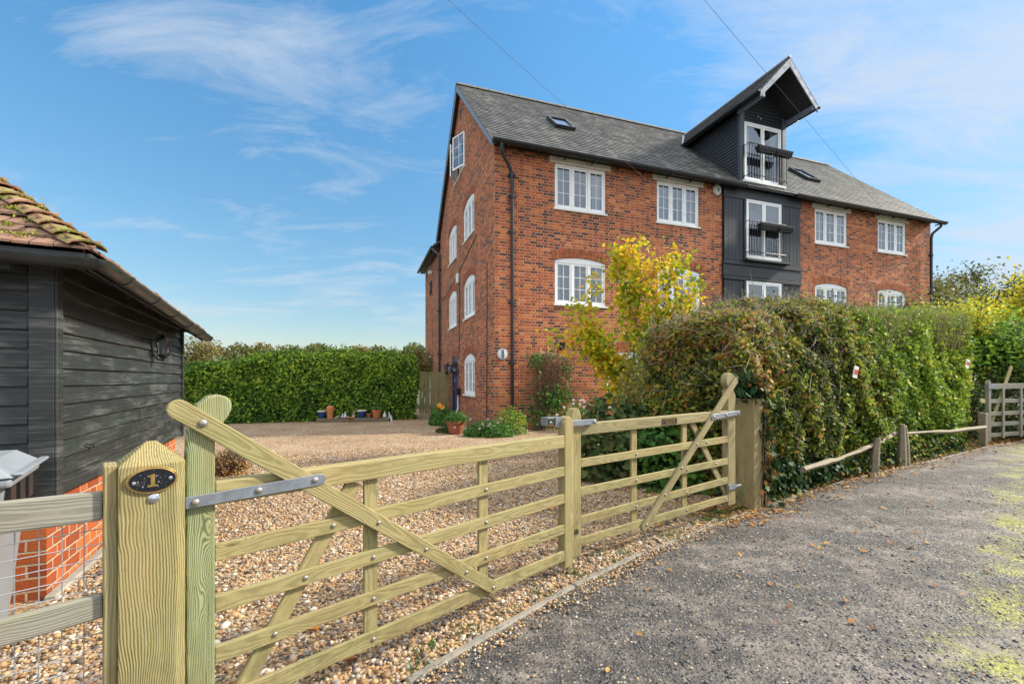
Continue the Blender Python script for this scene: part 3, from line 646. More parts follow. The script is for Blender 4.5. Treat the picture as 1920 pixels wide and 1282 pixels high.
# holes: (x0,x1,z0,z_side,z_peak)
FH = [(1.85, 3.55, 3.67, 4.97, 5.08), (5.45, 7.13, 3.67, 4.97, 5.08), (12.42, 14.10, 3.70, 4.94, 5.06), (15.84, 17.50, 3.70, 4.94, 5.06),
      (1.85, 3.55, 6.49, 7.81, 0), (5.42, 7.08, 6.49, 7.81, 0), (12.40, 14.10, 6.52, 7.80, 0), (15.84, 17.52, 6.52, 7.80, 0),
      (3.6, 5.25, .92, 2.20, 2.31), (12.42, 14.1, .92, 2.2, 2.31), (15.84, 17.5, .92, 2.2, 2.31)]
SH = [(2.22, 3.86, .92, 2.14, 2.34), (2.26, 3.88, 3.60, 4.84, 5.03), (5.16, 6.76, 3.56, 4.82, 5.02), (2.32, 3.94, 6.38, 7.58, 7.76), (5.16, 6.74, 6.24, 7.46, 7.64), (4.98, 6.08, .05, 2.22, 2.36), (3.75, 5.50, 9.16, 10.44, 0)]
def wallgrid(mb, holes, x0, x1, z0, z1, pt, rev=.16):
    """rectangular wall with openings; pt(x, depth, z) -> 3d"""
    xs = sorted({x0, x1, *[q for h in holes for q in h[:2]]}); 
    for a, b in zip(xs[:-1], xs[1:]):
        cols = sorted([h for h in holes if h[0] <= a+1e-6 and h[1] >= b-1e-6], key=lambda h: h[2]); z = z0
        for h in cols:
            mb.quad(pt(a, 0, z), pt(b, 0, z), pt(b, 0, h[2]), pt(a, 0, h[2])); z = h[4] or h[3]
        if z < z1-1e-6: mb.quad(pt(a, 0, z), pt(b, 0, z), pt(b, 0, z1), pt(a, 0, z1))
    for h in holes:
        a, b, c0, zs, zp = h; 
        mb.quad(pt(a, 0, c0), pt(a, rev, c0), pt(a, rev, zs), pt(a, 0, zs)); mb.quad(pt(b, 0, c0), pt(b, 0, zs), pt(b, rev, zs), pt(b, rev, c0))
        mb.quad(pt(a, 0, c0), pt(b, 0, c0), pt(b, rev, c0), pt(a, rev, c0))
        if zp:
            A, _ = arc(a, b, zs, zp); half = len(A)//2
            mb.quad(pt(a, 0, zs), *[pt(x, 0, z) for x, z in A[1:half+1]], pt(a, 0, zp)); mb.quad(*[pt(x, 0, z) for x, z in A[half:-1]], pt(b, 0, zs), pt(b, 0, zp))
            for p, q in zip(A[:-1], A[1:]): mb.quad(pt(p[0], 0, p[1]), pt(q[0], 0, q[1]), pt(q[0], rev, q[1]), pt(p[0], rev, p[1]))
        else: mb.quad(pt(a, 0, zs), pt(a, rev, zs), pt(b, rev, zs), pt(b, 0, zs))
F_ = lambda x, d_, z: (x, d_, z)
S_ = lambda x, d_, z: (d_, x, z)
mb = MB(); wallgrid(mb, FH, 0, LEN, -.2, EZ, F_); mb.build('front_wall', M['brick'], H)
mb = MB(); wallgrid(mb, [h for h in SH if h[2] < 9], 0, DEP, -.2, EZ, S_)
# gable triangle with the attic opening
a, b = 3.75, 5.50
mb.quad((0, 0, EZ), (0, a, EZ), (0, a, zr(a)-.05), (0, 0, zr(0)-.05)) if zr(0) > EZ+.06 else None
mb.quad((0, a, EZ), (0, b, EZ), (0, b, 9.16), (0, a, 9.16))
mb.quad((0, a, 10.44), (0, b, 10.44), (0, b, zr(b)-.05), (0, RY, RZ-.05), (0, a, zr(a)-.05))
mb.quad((0, b, EZ), (0, DEP, EZ), (0, DEP, zr(DEP)-.05), (0, b, zr(b)-.05))
mb.quad((0, a, 9.16), (.16, a, 9.16), (.16, a, 10.44), (0, a, 10.44)); mb.quad((0, b, 9.16), (0, b, 10.44), (.16, b, 10.44), (.16, b, 9.16)); mb.quad((0, a, 9.16), (0, b, 9.16), (.16, b, 9.16), (.16, a, 9.16))
mb.build('gable_wall', M['brick'], H)
mb = MB(); mb.quad((LEN, 0, -.2), (LEN, DEP, -.2), (LEN, DEP, EZ), (LEN, RY, RZ-.05), (LEN, 0, EZ)); mb.quad((0, DEP, -.2), (LEN, DEP, -.2), (LEN, DEP, EZ), (0, DEP, EZ)); mb.build('rear_wall', M['brick'], H)
# rear wing
mb = MB(); WY = 14.07
mb.quad((.02, DEP, -.2), (.02, WY, -.2), (.02, WY, 7.6), (.02, DEP, 7.6)); mb.quad((.02, WY, -.2), (8, WY, -.2), (8, WY, 7.6), (.02, WY, 7.6)); mb.quad((8, WY, -.2), (8, DEP, -.2), (8, DEP, 7.6), (8, WY, 7.6))
mb.build('wing_wall', M['brick'], H)
# a projecting brick pier and white door frame on the wing
mb = MB(); mb.box(-.02, .1, 11.3, 11.75, 0, 5.2); mb.build('brick_pier', M['brick'], H)
mb = MB(); mb.box(-.05, .04, 11.78, 12.0, .1, 2.75); mb.build('side_door_frame', M['white'], H)

# ---- brick arches
def arch_bricks(x0, x1, zs, zp, name='brick_arch'):
    A, (cx, cz, Rr, a) = arc(x0, x1, zs, zp); mbk = MB(); nb = max(9, round((x1-x0)/.105)); a2 = a+.02
    for ring in range(2):
        ri = Rr+.004+ring*.135; ro = ri+.125
        for i in range(nb):
            t0 = -a2+2*a2*(i+.06)/nb; t1 = -a2+2*a2*(i+.94)/nb; pr = -.008-random.uniform(0, .006)
            p = [(cx+q*math.sin(t), cz+q*math.cos(t)) for q, t in ((ri, t0), (ri, t1), (ro, t1), (ro, t0))]
            mbk.prism(p, pr, .02)
    return mbk
def arch_mat():
    m, g, b = newmat('arch_brick'); o = g.obj()
    c = g.ramp(g.noise(g.mapv(o, sc=(1, 1, .3)), 9, 3, .7), [(.3, (.14, .04, .022)), (.5, (.32, .085, .03)), (.7, (.44, .15, .05))])
    setb(g, b, c, .85, normal=g.bump(g.noise(o, 60, 3), .5, .006)); return m
M['arch'] = arch_mat()
for (x0, x1, z0, zs, zp) in FH:
    if zp: arch_bricks(x0, x1, zs, zp).build('brick_arch', M['arch'], H)
for (x0, x1, z0, zs, zp) in SH:
    if zp:
        m_ = arch_bricks(x0, x1, zs, zp); m_.v = [(y, x, z) for x, y, z in m_.v]; m_.f = [q[::-1] for q in m_.f]; m_.build('brick_arch', M['arch'], H)

# ---- windows: local x right, y into the wall, z up
def casement(mb, x0, x1, z0, z1, y, bars=(1, 2), fr=.055, bt=.018):
    mb.box(x0, x0+fr, y, y+.045, z0, z1); mb.box(x1-fr, x1, y, y+.045, z0, z1)
    mb.box(x0+fr, x1-fr, y, y+.045, z0, z0+fr*1.25); mb.box(x0+fr, x1-fr, y, y+.045, z1-fr, z1)
    gx0, gx1, gz0, gz1 = x0+fr, x1-fr, z0+fr*1.25, z1-fr
    for i in range(bars[0]): cx = gx0+(gx1-gx0)*(i+1)/(bars[0]+1); mb.box(cx-bt/2, cx+bt/2, y+.008, y+.038, gz0, gz1)
    for j in range(bars[1]): cz = gz0+(gz1-gz0)*(j+1)/(bars[1]+1); mb.box(gx0, gx1, y+.010, y+.036, cz-bt/2, cz+bt/2)
    return gx0, gx1, gz0, gz1
def window(parent, origin, rz, w, h, peak=0, ncas=3, bars=(1, 2), lintel=False, sill=True, name='window', fo=.05, dark=0, curt=.6, y=.025):
    mb = MB(); hb = h-(.02 if peak else 0)
    mb.box(0, fo, y, y+.09, 0, hb); mb.box(w-fo, w, y, y+.09, 0, hb); mb.box(fo, w-fo, y, y+.09, 0, fo); mb.box(fo, w-fo, y, y+.09, hb-fo, hb)
    if peak:
        A, _ = arc(.004, w-.004, h-.004, peak-.004); mb.prism([(x, z) for x, z in [(.004, hb-fo*.2), (w-.004, hb-fo*.2)]+A[::-1]], y-.002, y+.05)
    iw = w-2*fo; mu = .045; cw = (iw-mu*(ncas-1))/ncas; gl = []
    for i in range(ncas):
        a = fo+i*(cw+mu); gl.append(casement(mb, a+.004, a+cw-.004, fo+.004, hb-fo-.004, y+.012, bars))
        if i: mb.box(a-mu, a, y, y+.09, fo, hb-fo)
        if i in (0, ncas-1) and h < 2:
            for zf in (.25, .75): hx = (.006 if i == 0 else w-.03); mb.box(hx, hx+.024, y-.012, y, hb*zf, hb*zf+.09)
    o = mb.build(name, M['white'], parent, origin, (0, 0, rz), bevel=.004)
    gm = MB()
    for q in gl: gm.quad((q[0], y+.033, q[2]), (q[1], y+.033, q[2]), (q[1], y+.033, q[3]), (q[0], y+.033, q[3]))
    gm.build('glazing', M['glass'], o)
    cm = MB(); n = 24   # pleated curtains behind the panes
    def pleat(xa, xb, z0, z1, yy):
        k = max(4, int((xb-xa)/.03)); pts = [(xa+(xb-xa)*i/k, yy+.012*(i % 2)) for i in range(k+1)]
        for p, q in zip(pts[:-1], pts[1:]): cm.quad((p[0], p[1], z0), (q[0], q[1], z0), (q[0], q[1], z1), (p[0], p[1], z1))
    if curt > 0:
        pleat(.03, w*curt*.5, .05, h-.06, .15); cm.build('curtain', M['curtain'], o); cm = MB()
        pleat(w*(1-curt*.5), w-.03, .05, h-.06, .15); cm.build('curtain', M['curtain'], o)
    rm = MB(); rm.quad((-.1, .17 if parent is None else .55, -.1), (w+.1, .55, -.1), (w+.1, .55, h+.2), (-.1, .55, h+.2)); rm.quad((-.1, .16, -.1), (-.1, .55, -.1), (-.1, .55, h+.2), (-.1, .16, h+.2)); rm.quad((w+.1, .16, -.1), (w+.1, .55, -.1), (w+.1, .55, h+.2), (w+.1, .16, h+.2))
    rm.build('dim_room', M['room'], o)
    if sill: s = MB(); s.box(-.05, w+.05, -.045, .12, -.055, -.001); s.build('sill', M['sill'], o, bevel=.005)
    if lintel: s = MB(); s.box(-.17, w+.17, -.035, .06, h+.002, h+.17); s.build('lintel', M['lintel'], o, bevel=.006)
    return o
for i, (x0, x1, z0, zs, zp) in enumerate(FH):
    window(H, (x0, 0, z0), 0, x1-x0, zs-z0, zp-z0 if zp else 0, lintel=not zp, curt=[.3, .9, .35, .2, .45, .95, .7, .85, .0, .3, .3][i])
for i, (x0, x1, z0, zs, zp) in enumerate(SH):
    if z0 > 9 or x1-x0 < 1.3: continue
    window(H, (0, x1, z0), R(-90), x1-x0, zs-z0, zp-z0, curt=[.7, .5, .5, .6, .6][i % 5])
# attic window with both casements swung open
mb = MB(); w, h = 1.75, 1.28
mb.box(0, .06, .01, .1, 0, h); mb.box(w-.06, w, .01, .1, 0, h); mb.box(.06, w-.06, .01, .1, 0, .06); mb.box(.06, w-.06, .01, .1, h-.06, h); mb.box(w/2-.05, w/2+.05, .01, .1, .06, h-.06)
aw = mb.build('attic_window', M['white'], H, (0, 5.50, 9.16), (0, 0, R(-90)), bevel=.004)
q = MB(); q.box(-.04, w+.04, -.04, .06, -.05, -.001); q.build('sill', M['white'], aw)
q = MB(); q.quad((0, .5, 0), (w, .5, 0), (w, .5, h), (0, .5, h)); q.build('dim_room', M['room'], aw)
def sash(hx, ang, sgn):
    mb = MB(); W_ = .70; x0, x1 = (0, W_) if sgn > 0 else (-W_, 0); g_ = casement(mb, x0, x1, .03, h-.03, -.02, (1, 2), .05, .02)
    o = mb.build('open_casement', M['white'], aw, (hx, .0, 0), (0, 0, R(ang)), bevel=.003)
    return o, g_
for hx, ang, sgn in ((w-.03, 25, -1), (.03, -26, 1)):
    o, g_ = sash(hx, ang, sgn)
    q = MB(); q.quad((g_[0], 0, g_[2]), (g_[1], 0, g_[2]), (g_[1], 0, g_[3]), (g_[0], 0, g_[3])); q.build('casement_glass', M['glass'], aw, (hx, 0, 0), (0, 0, R(ang)))
# thin air slit high in the gable
mb = MB(); mb.prism([(4.30, 11.15), (4.42, 11.15), (4.45, 11.45), (4.36, 11.75), (4.27, 11.45)], -.006, .01); mb.v = [(y, x, z) for x, y, z in mb.v]; mb.build('gable_vent', M['room'], H)

# ---- roofs: courses of slates with real steps
def roof_slab(x0, x1, ya, za, yb, zb, nrow, name, mat, parent, thick=.012, cut=None, endface=True):
    """eave (ya,za) up to ridge (yb,zb), running x0..x1. cut(x-range) unused"""
    V = []; F = []; UV = []; mb = MB(); dy, dz_ = (yb-ya)/nrow, (zb-za)/nrow; L_ = math.hypot(dy, dz_); ny, nz = -dz_/L_, dy/L_
    if yb < ya: ny, nz = dz_/L_*1, -dy/L_
    uvs = []
    for i in range(nrow):
        y0, z0 = ya+dy*i, za+dz_*i; y1, z1 = ya+dy*(i+1.15), za+dz_*(i+1.15); off0 = thick*1.7
        a = (y0+ny*off0, z0+nz*off0); b = (y1+ny*.002, z1+nz*.002); c = (y0, z0)
        nseg = max(1, int((x1-x0)/.9)); 
        for s_ in range(nseg):
            xa = x0+(x1-x0)*s_/nseg; xb = x0+(x1-x0)*(s_+1)/nseg; 
            mb.quad((xa, a[0], a[1]), (xb, a[0], a[1]), (xb, b[0], b[1]), (xa, b[0], b[1])); uvs += [(xa, i+.05), (xb, i+.05), (xb, i+.99), (xa, i+.99)]
            mb.quad((xa, c[0], c[1]), (xb, c[0], c[1]), (xb, a[0], a[1]), (xa, a[0], a[1])); uvs += [(xa, i+.01), (xb, i+.01), (xb, i+.02), (xa, i+.02)]
        for xe in (x0, x1): mb.quad((xe, c[0], c[1]), (xe, a[0], a[1]), (xe, b[0], b[1])); uvs += [(xe, i+.1)]*3
    o = mb.build(name, mat, parent); uv = o.data.uv_layers.new(name='UVMap'); uv.data.foreach_set('uv', np.array(uvs, dtype=np.float32).ravel()); return o
X0, X1 = -.18, LEN+.18
roof_slab(X0, X1, -.32, 8.0, RY, RZ+.0, 34, 'slate_roof', M['slate'], H)
roof_slab(X0, X1, 2*RY+.32, 8.0, RY, RZ, 34, 'rear_slate_roof', M['slate'], H)
mb = MB()   # roof deck below the slates, closes verge and soffit
th = .07
mb.hexa([(X0+.02, -.30, 7.95), (X1-.02, -.30, 7.95), (X1-.02, RY, RZ-.09), (X0+.02, RY, RZ-.09), (X0+.02, -.30, 8.0), (X1-.02, -.30, 8.0), (X1-.02, RY, RZ-.01), (X0+.02, RY, RZ-.01)])
mb.hexa([(X0+.02, RY, RZ-.09), (X1-.02, RY, RZ-.09), (X1-.02, 2*RY+.3, 7.95), (X0+.02, 2*RY+.3, 7.95), (X0+.02, RY, RZ-.01), (X1-.02, RY, RZ-.01), (X1-.02, 2*RY+.3, 8.0), (X0+.02, 2*RY+.3, 8.0)])
mb.build('roof_deck', M['blackwood'], H)
mb = MB()
for i in range(48):
    xa = X0+(X1-X0)*i/48; xb = X0+(X1-X0)*(i+1)/48-.012
    n = 6; pts = [(RY+.15*math.cos(math.pi*k/n), RZ-.07+.13*math.sin(math.pi*k/n)) for k in range(n+1)]
    mb.add([(xa, y, z) for y, z in pts]+[(xb, y, z) for y, z in pts], [(k, k+1, k+n+2, k+n+1) for k in range(n)]+[tuple(range(n+1))])
mb.build('ridge_tiles', simple('grey_ridge_tile', (.16, .155, .14), .8, 0, .35, 7, .4), H)
# white verge boards on the near gable
mb = MB()
for sgn in (0, 1):
    ya, yb = (-.30, RY) if not sgn else (2*RY+.30, RY)
    p = [(-.17, ya, 7.82), (-.14, ya, 7.82), (-.14, yb, RZ-.27), (-.17, yb, RZ-.27), (-.17, ya, 7.99), (-.14, ya, 7.99), (-.14, yb, RZ-.03), (-.17, yb, RZ-.03)]
    mb.hexa(p)
mb.build('verge_board', [M['lead']], H, bevel=.003)
# eaves: black fascia and gutter (interrupted by the dormer)
def gutter(mb, p, q, r=.062, n=8, th=.006):
    p, q = Vector(p), Vector(q); t = (q-p).normalized(); s = t.cross(Vector((0, 0, 1))).normalized(); u = Vector((0, 0, 1)); vs = []
    for e in (p, q):
        for rr in (r, r-th):
            for k in range(n+1):
                a = math.pi*k/n; vs.append(e+s*rr*math.cos(a)-u*rr*math.sin(a))
    m_ = n+1; fs = []
    for k in range(n): fs += [(k, k+1, 2*m_+k+1, 2*m_+k), (m_+k, 3*m_+k, 3*m_+k+1, m_+k+1)]
    fs += [(0, 2*m_, 3*m_, m_), (n, m_+n, 3*m_+n, 2*m_+n)]
    for b in (0, 2*m_): fs.append(tuple(range(b, b+m_)))
    mb.add(vs, fs)
mb = MB(); mb.box(-.02, LEN+.02, -.05, -.002, 7.995, 8.10); mb.box(-.02, LEN+.02, -.28, -.05, 7.99, 8.0)
mb.build('fascia', M['black_pipe'], H)
mb = MB(); gutter(mb, (-.16, -.36, 7.99), (8.72, -.36, 7.97), .098); gutter(mb, (11.0, -.36, 7.97), (LEN+.3, -.36, 7.94), .098)
for x in [i*.9+.3 for i in range(22)]:
    if not 8.7 < x < 11: mb.box(x-.012, x+.012, -.37, -.10, 7.86, 7.9)
mb.build('front_gutter', M['black_pipe'], H, smooth=True)
def pipe(name, pts, r, joints, parent=H, brk=None):
    mb = MB(); mb.tube(pts, r, 12)
    for z in joints:
        x, y = pts[-1][0], pts[-1][1]; mb.tube([(x, y, z-.05), (x, y, z+.05)], r*1.35, 12); mb.box(x-.12, x+.12, y+.02, y+.05, z-.03, z+.03)
    return mb.build(name, M['black_pipe'], parent, smooth=True)
pipe('downpipe', [(.10, -.36, 7.93), (.10, -.36, 7.78), (.14, -.30, 7.66), (.42, -.14, 7.36), (.47, -.11, 7.2), (.49, -.11, 6.9), (.49, -.11, .05)], .05, (6.6, 5.6, 3.6, 1.9, 7.2))
pipe('downpipe', [(LEN+.05, -.36, 7.9), (LEN+.02, -.34, 7.75), (LEN-.14, -.14, 7.5), (LEN-.16, -.11, 7.3), (LEN-.16, -.11, .05)], .05, (6.6, 5.0, 3))
# wing roof, gutter, side pipe
mb = MB(); mb.hexa([(-.30, DEP+.02, 7.66), (4, DEP+.02, 10.9), (4, WY+.15, 10.9), (-.30, WY+.15, 7.66), (-.34, DEP+.02, 7.74), (4, DEP+.02, 11.0), (4, WY+.15, 11.0), (-.34, WY+.15, 7.74)])
mb.hexa([(4, DEP+.02, 10.9), (8.3, DEP+.02, 7.66), (8.3, WY+.15, 7.66), (4, WY+.15, 10.9), (4, DEP+.02, 11.0), (8.3, DEP+.02, 7.76), (8.3, WY+.15, 7.76), (4, WY+.15, 11.0)])
mb.quad((.02, WY, 7.6), (8, WY, 7.6), (4, WY, 10.9)); mb.build('wing_roof', M['slate'], H)
mb = MB(); gutter(mb, (-.38, WY+.15, 7.66), (-.38, DEP+.05, 7.68), .07); mb.box(-.28, 0, DEP+.02, WY+.1, 7.58, 7.61); mb.build('wing_gutter', M['black_pipe'], H)
pipe('downpipe', [(-.38, 8.95, 7.62), (-.3, 8.85, 7.45), (-.10, 8.55, 7.2), (-.10, 8.53, 7.0), (-.10, 8.53, .05)], .055, (6.5, 4.6, 2.6))
# ---- skylights
def skylight(x, y, w, l):
    mb = MB(); fr = .07
    for a in ((0, w, 0, fr), (0, w, l-fr, l), (0, fr, fr, l-fr), (w-fr, w, fr, l-fr)): mb.box(a[0], a[1], a[2], a[3], 0, .13)
    s_ = math.atan2(RZ-8.0, RY+.32); o = mb.build('skylight', M['gutter'], H, (x, y, zr(y)+.01), (s_, 0, 0), bevel=.006)
    q = MB(); q.quad((fr, fr, .09), (w-fr, fr, .09), (w-fr, l-fr, .09), (fr, l-fr, .09)); q.build('skylight_pane', M['glass'], o)
    q = MB(); q.quad((0, 0, .02), (w, 0, .02), (w, l, .02), (0, l, .02)); q.build('skylight_blind', M['curtain'], o)
skylight(2.60, 1.62, .74, 1.05); skylight(13.75, 1.35, .74, 1.2)

# ---- black loading bay
mb = MB(); bx0, bx1 = 8.05, 11.57
def vboards(mb, x0, x1, z0, z1, y, bw=.165):
    n = max(1, round((x1-x0)/bw)); bw = (x1-x0)/n
    for i in range(n): mb.box(x0+i*bw+.004, x0+(i+1)*bw-.004, y-random.uniform(0, .006), y+.03, z0, z1)
mb.box(bx0, bx1, -.05, -.003, -.1, 8.02)
mb.build('bay_backing', M['black_pipe'], H)
for (z0, z1) in ((5.52, 7.62), (2.7, 4.82), (.1, 2.1)):
    for xa, xb in ((bx0+.01, 8.90), (10.68, bx1-.01)): mb = MB(); vboards(mb, xa, xb, z0, z1, -.085); mb.build('board_panel', M['blackwood'], H, bevel=.003)
mb = MB()
mb.box(bx0-.02, bx1+.02, -.115, -.05, 7.62, 7.98)
for z0, z1, y in ((5.36, 5.50, -.12), (4.98, 5.34, -.10), (4.84, 4.96, -.13), (2.3, 2.68, -.11)): mb.box(bx0-.03, bx1+.03, y, -.05, z0, z1)
for z0, z1 in ((5.52, 7.61), (2.70, 4.83)):
    for x in (8.90, 10.60): mb.box(x, x+.08, -.13, -.05, z0, z1)
mb.build('bay_beams', M['blackwood'], H, bevel=.005)
dr = window(H, (8.99, -.16, 5.62), 0, 1.60, 2.02, ncas=2, bars=(0, 0), sill=False, name='loading_door', y=.03, curt=.25)
window(H, (8.99, -.16, 2.75), 0, 1.60, 2.08, ncas=2, bars=(0, 0), sill=False, name='loading_door', y=.03, curt=.35)
mb = MB(); mb.box(8.85, 10.85, -.30, -.05, 5.50, 5.56); mb.build('door_threshold', M['blackwood'], H)
def railing(x0, x1, y, z0, z1, yw):
    mb = MB(); r = .011
    for z in (z0+.12, z1): mb.tube([(x0, yw, z), (x0, y, z), (x1, y, z), (x1, yw, z)], r*1.3, 6)
    n = int((x1-x0)/.115)
    for i in range(n+1): x = x0+(x1-x0)*i/n; mb.tube([(x, y, z0 if i % 1 == 0 else z0), (x, y, z1+.0)], r, 6)
    for x in (x0, x1): mb.tube([(x, yw, z0+.12), (x, yw, z1)], r, 6)
    for x in (x0, x1): mb.box(x-.03, x+.03, yw-.02, yw+.06, z0+.08, z1+.03)
    return mb.build('balcony_railing', M['black_pipe'], H)
railing(8.96, 10.62, -.28, 5.68, 6.86, -.1)
# ---- dormer (lucarne)
DX0, DX1, DC = 8.83, 10.86, 9.84
mb = MB()
zt = 10.55
for k in range(22):    # weatherboarded cheeks and gable front
    z0 = 8.12+k*.118; z1 = z0+.125
    if z0 < zt+.2:
        for xs, sg in ((DX0, -1), (DX1, 1)):
            a, b = (xs+sg*.03, xs+sg*.008); ys = 0.06; ye = max(.2, (min(z0, RZ)-8.02)/(RZ-8.02)*(RY+.3)-.3+.1)
            x_lo, x_hi = xs+sg*.030, xs+sg*.008
            mb.hexa([(min(xs, x_lo), ys, z0), (max(xs, x_lo), ys, z0), (max(xs, x_lo), ye+.05, z0), (min(xs, x_lo), ye+.05, z0), (min(xs, x_hi), ys, z1), (max(xs, x_hi), ys, z1), (max(xs, x_hi), ye+.15, z1), (min(xs, x_hi), ye+.15, z1)])
for k in range(14):
    z0 = 10.36+k*.115; z1 = z0+.12; hw = min(1.0, (12.02-z1)/1.02-.02)
    if hw > .05: mb.hexa([(DC-hw, -.035, z0), (DC+hw, -.035, z0), (DC+hw, 0, z0), (DC-hw, 0, z0), (DC-hw, -.008, z1), (DC+hw, -.008, z1), (DC+hw, 0, z1), (DC-hw, 0, z1)])
mb.build('dormer_boards', M['blackwood'], H)
mb = MB(); mb.box(DX0-.04, DX0+.14, -.06, .06, 8.0, 10.75); mb.box(DX1-.14, DX1+.04, -.06, .06, 8.0, 10.75); mb.box(DX0+.14, DX1-.14, -.05, .05, 8.0, 8.3)
mb.build('dormer_corner_post', M['frame_dark'], H, bevel=.006)
window(H, (8.975, -.05, 8.32), 0, 1.71, 2.04, ncas=2, bars=(0, 0), sill=False, name='dormer_door', y=.01, curt=.45, fo=.07)
mb = MB(); mb.box(8.9, 10.8, -.14, -.02, 8.24, 8.31); mb.build('dormer_sill', M['white'], H)
railing(8.93, 10.62, -.30, 8.30, 9.48, -.06)
# dormer roof
OH, EW, DEZ, DRZ = -1.06, 1.29, 10.72, 12.06
def dormer_side(sg):
    mb = MB(); uvs = []; nrow = 12
    for i in range(nrow):
        f0, f1 = i/nrow, min(1.0, (i+1.12)/nrow); t = .022
        def P(f, y, o): return (DC+sg*(EW*(1-f)+o*.7), y, DEZ+(DRZ-DEZ)*f+o*.7)
        yb0 = (P(f0, 0, 0)[2]-8.02)/(RZ-8.02)*(RY+.3)-.3+.1; yb1 = (P(f1, 0, 0)[2]-8.02)/(RZ-8.02)*(RY+.3)-.3+.1
        q = [P(f0, OH, t), P(f0, yb0, t), P(f1, yb1, .003), P(f1, OH, .003)]; mb.quad(*(q if sg < 0 else q[::-1])); u_ = [(OH, i+.05), (yb0, i+.05), (yb1, i+.97), (OH, i+.97)]; uvs += (u_ if sg < 0 else u_[::-1])
        q = [P(f0, OH, 0), P(f0, yb0, 0), P(f0, yb0, t), P(f0, OH, t)]; mb.quad(*q); uvs += [(0, i)]*4
        mb.quad(P(f0, OH, 0), P(f0, OH, t), P(f1, OH, .003)); uvs += [(0, i)]*3
    o = mb.build('dormer_slates', M['slate'], H); uv = o.data.uv_layers.new(name='UVMap'); uv.data.foreach_set('uv', np.array(uvs, dtype=np.float32).ravel())
    mb = MB(); d_ = .10      # boarded soffit
    e = Vector((DC+sg*EW, 0, DEZ)); r_ = Vector((DC, 0, DRZ)); ybk = 2.4
    mb.hexa([(e.x, OH+.02, e.z-d_), (e.x, ybk, e.z-d_), (r_.x, 3.9, r_.z-d_-.02), (r_.x, OH+.02, r_.z-d_-.02), (e.x, OH+.02, e.z-.004), (e.x, ybk, e.z-.004), (r_.x, 3.9, r_.z-.004), (r_.x, OH+.02, r_.z-.004)])
    mb.build('dormer_soffit', M['blackwood'], H)
    mb = MB(); w_ = .21
    a = Vector((DC+sg*(EW-.02), 0, DEZ-.0)); b = Vector((DC, 0, DRZ+.0))
    mb.prism([(a.x, a.z-.02-w_), (a.x, a.z-.02), (b.x, b.z-.03), (b.x, b.z-.03-w_*1.35)] if sg > 0 else [(a.x, a.z-.02), (a.x, a.z-.02-w_), (b.x, b.z-.03-w_*1.35), (b.x, b.z-.03)], OH-.01, OH+.03)
    mb.build('bargeboard', M['barge'], H, bevel=.004)
    mb = MB(); gutter(mb, (DC+sg*(EW+.06), OH-.05, DEZ-.04), (DC+sg*(EW+.06), 2.5, DEZ-.0), .055); mb.build('dormer_gutter', M['gutter'], H)
    # purlin end under the overhang
    mb = MB(); mb.box(DC+sg*(EW-.2)-.05, DC+sg*(EW-.2)+.05, OH+.03, .0, DEZ-.16, DEZ-.02); mb.build('purlin', M['barge'], H)
dormer_side(-1); dormer_side(1)
mb = MB(); mb.box(DC-.055, DC+.055, OH+.04, -.0, DRZ-.38, DRZ-.2); mb.build('ridge_beam', M['blackwood'], H)
mb = MB(); mb.tube([(DC, OH-.02, DRZ+.02), (DC, 3.98, DRZ+.02)], .05, 8); mb.build('dormer_ridge', M['lead'], H)
mb = MB(); mb.tube([(DC-.35, -.06, 10.62), (DC-.35, -.14, 10.6), (DC-.35, -.14, 10.5)], .018, 6); mb.tube([(DC-.2, -.06, 10.56), (DC-.2, -.12, 10.52)], .022, 6); mb.build('outside_lamp', M['chrome'], H)
# lead valley where dormer meets main roof
mb = MB()
for sg in (-1, 1): mb.quad((DC+sg*(EW+.0), 2.36, 10.62), (DC+sg*(EW+.14), 2.42, 10.66), (DC+sg*.12, 3.95, 12.06), (DC, 3.85, 12.02))
mb.build('lead_valley', M['lead'], H)
mb = MB(); mb.box(8.7, 11.0, -.13, -.02, 7.99, 8.10); mb.build('bay_cornice', M['frame_dark'], H)

# ---- blue front door with lanterns, meter box, plaque and small wall fittings
y0, y1, z0, zs, zp = SH[5]
mb = MB(); w = y1-y0
mb.box(0, .09, .02, .12, 0, zs-z0); mb.box(w-.09, w, .02, .12, 0, zs-z0); A, _ = arc(.0, w, zs-z0, zp-z0); mb.prism([(0, zs-z0-.10), (w, zs-z0-.10)]+A[::-1], .02, .10)
dfr = mb.build('front_door', M['blue'], H, (0, y1, z0), (0, 0, R(-90)), bevel=.005)
mb = MB(); n = 6
for i in range(n): mb.box(.092+i*(w-.184)/n+.003, .092+(i+1)*(w-.184)/n-.003, .055, .10, .02, zs-z0-.105)
mb.build('door_leaf', M['blue'], dfr, bevel=.004)
mb = MB(); mb.box(w/2-.13, w/2+.13, .047, .056, 1.55, 1.78); mb.build('door_light', M['room'], dfr)
mb = MB(); mb.tube([(w/2, .05, 1.42), (w/2, .01, 1.42), (w/2, .01, 1.3), (w/2, .05, 1.3)], .012, 6); mb.lathe([(.0, 0), (.03, 0), (.03, .03), (0, .05)], 10, (.16, .03, 1.0)); mb.build('door_knocker', M['chrome'], dfr)
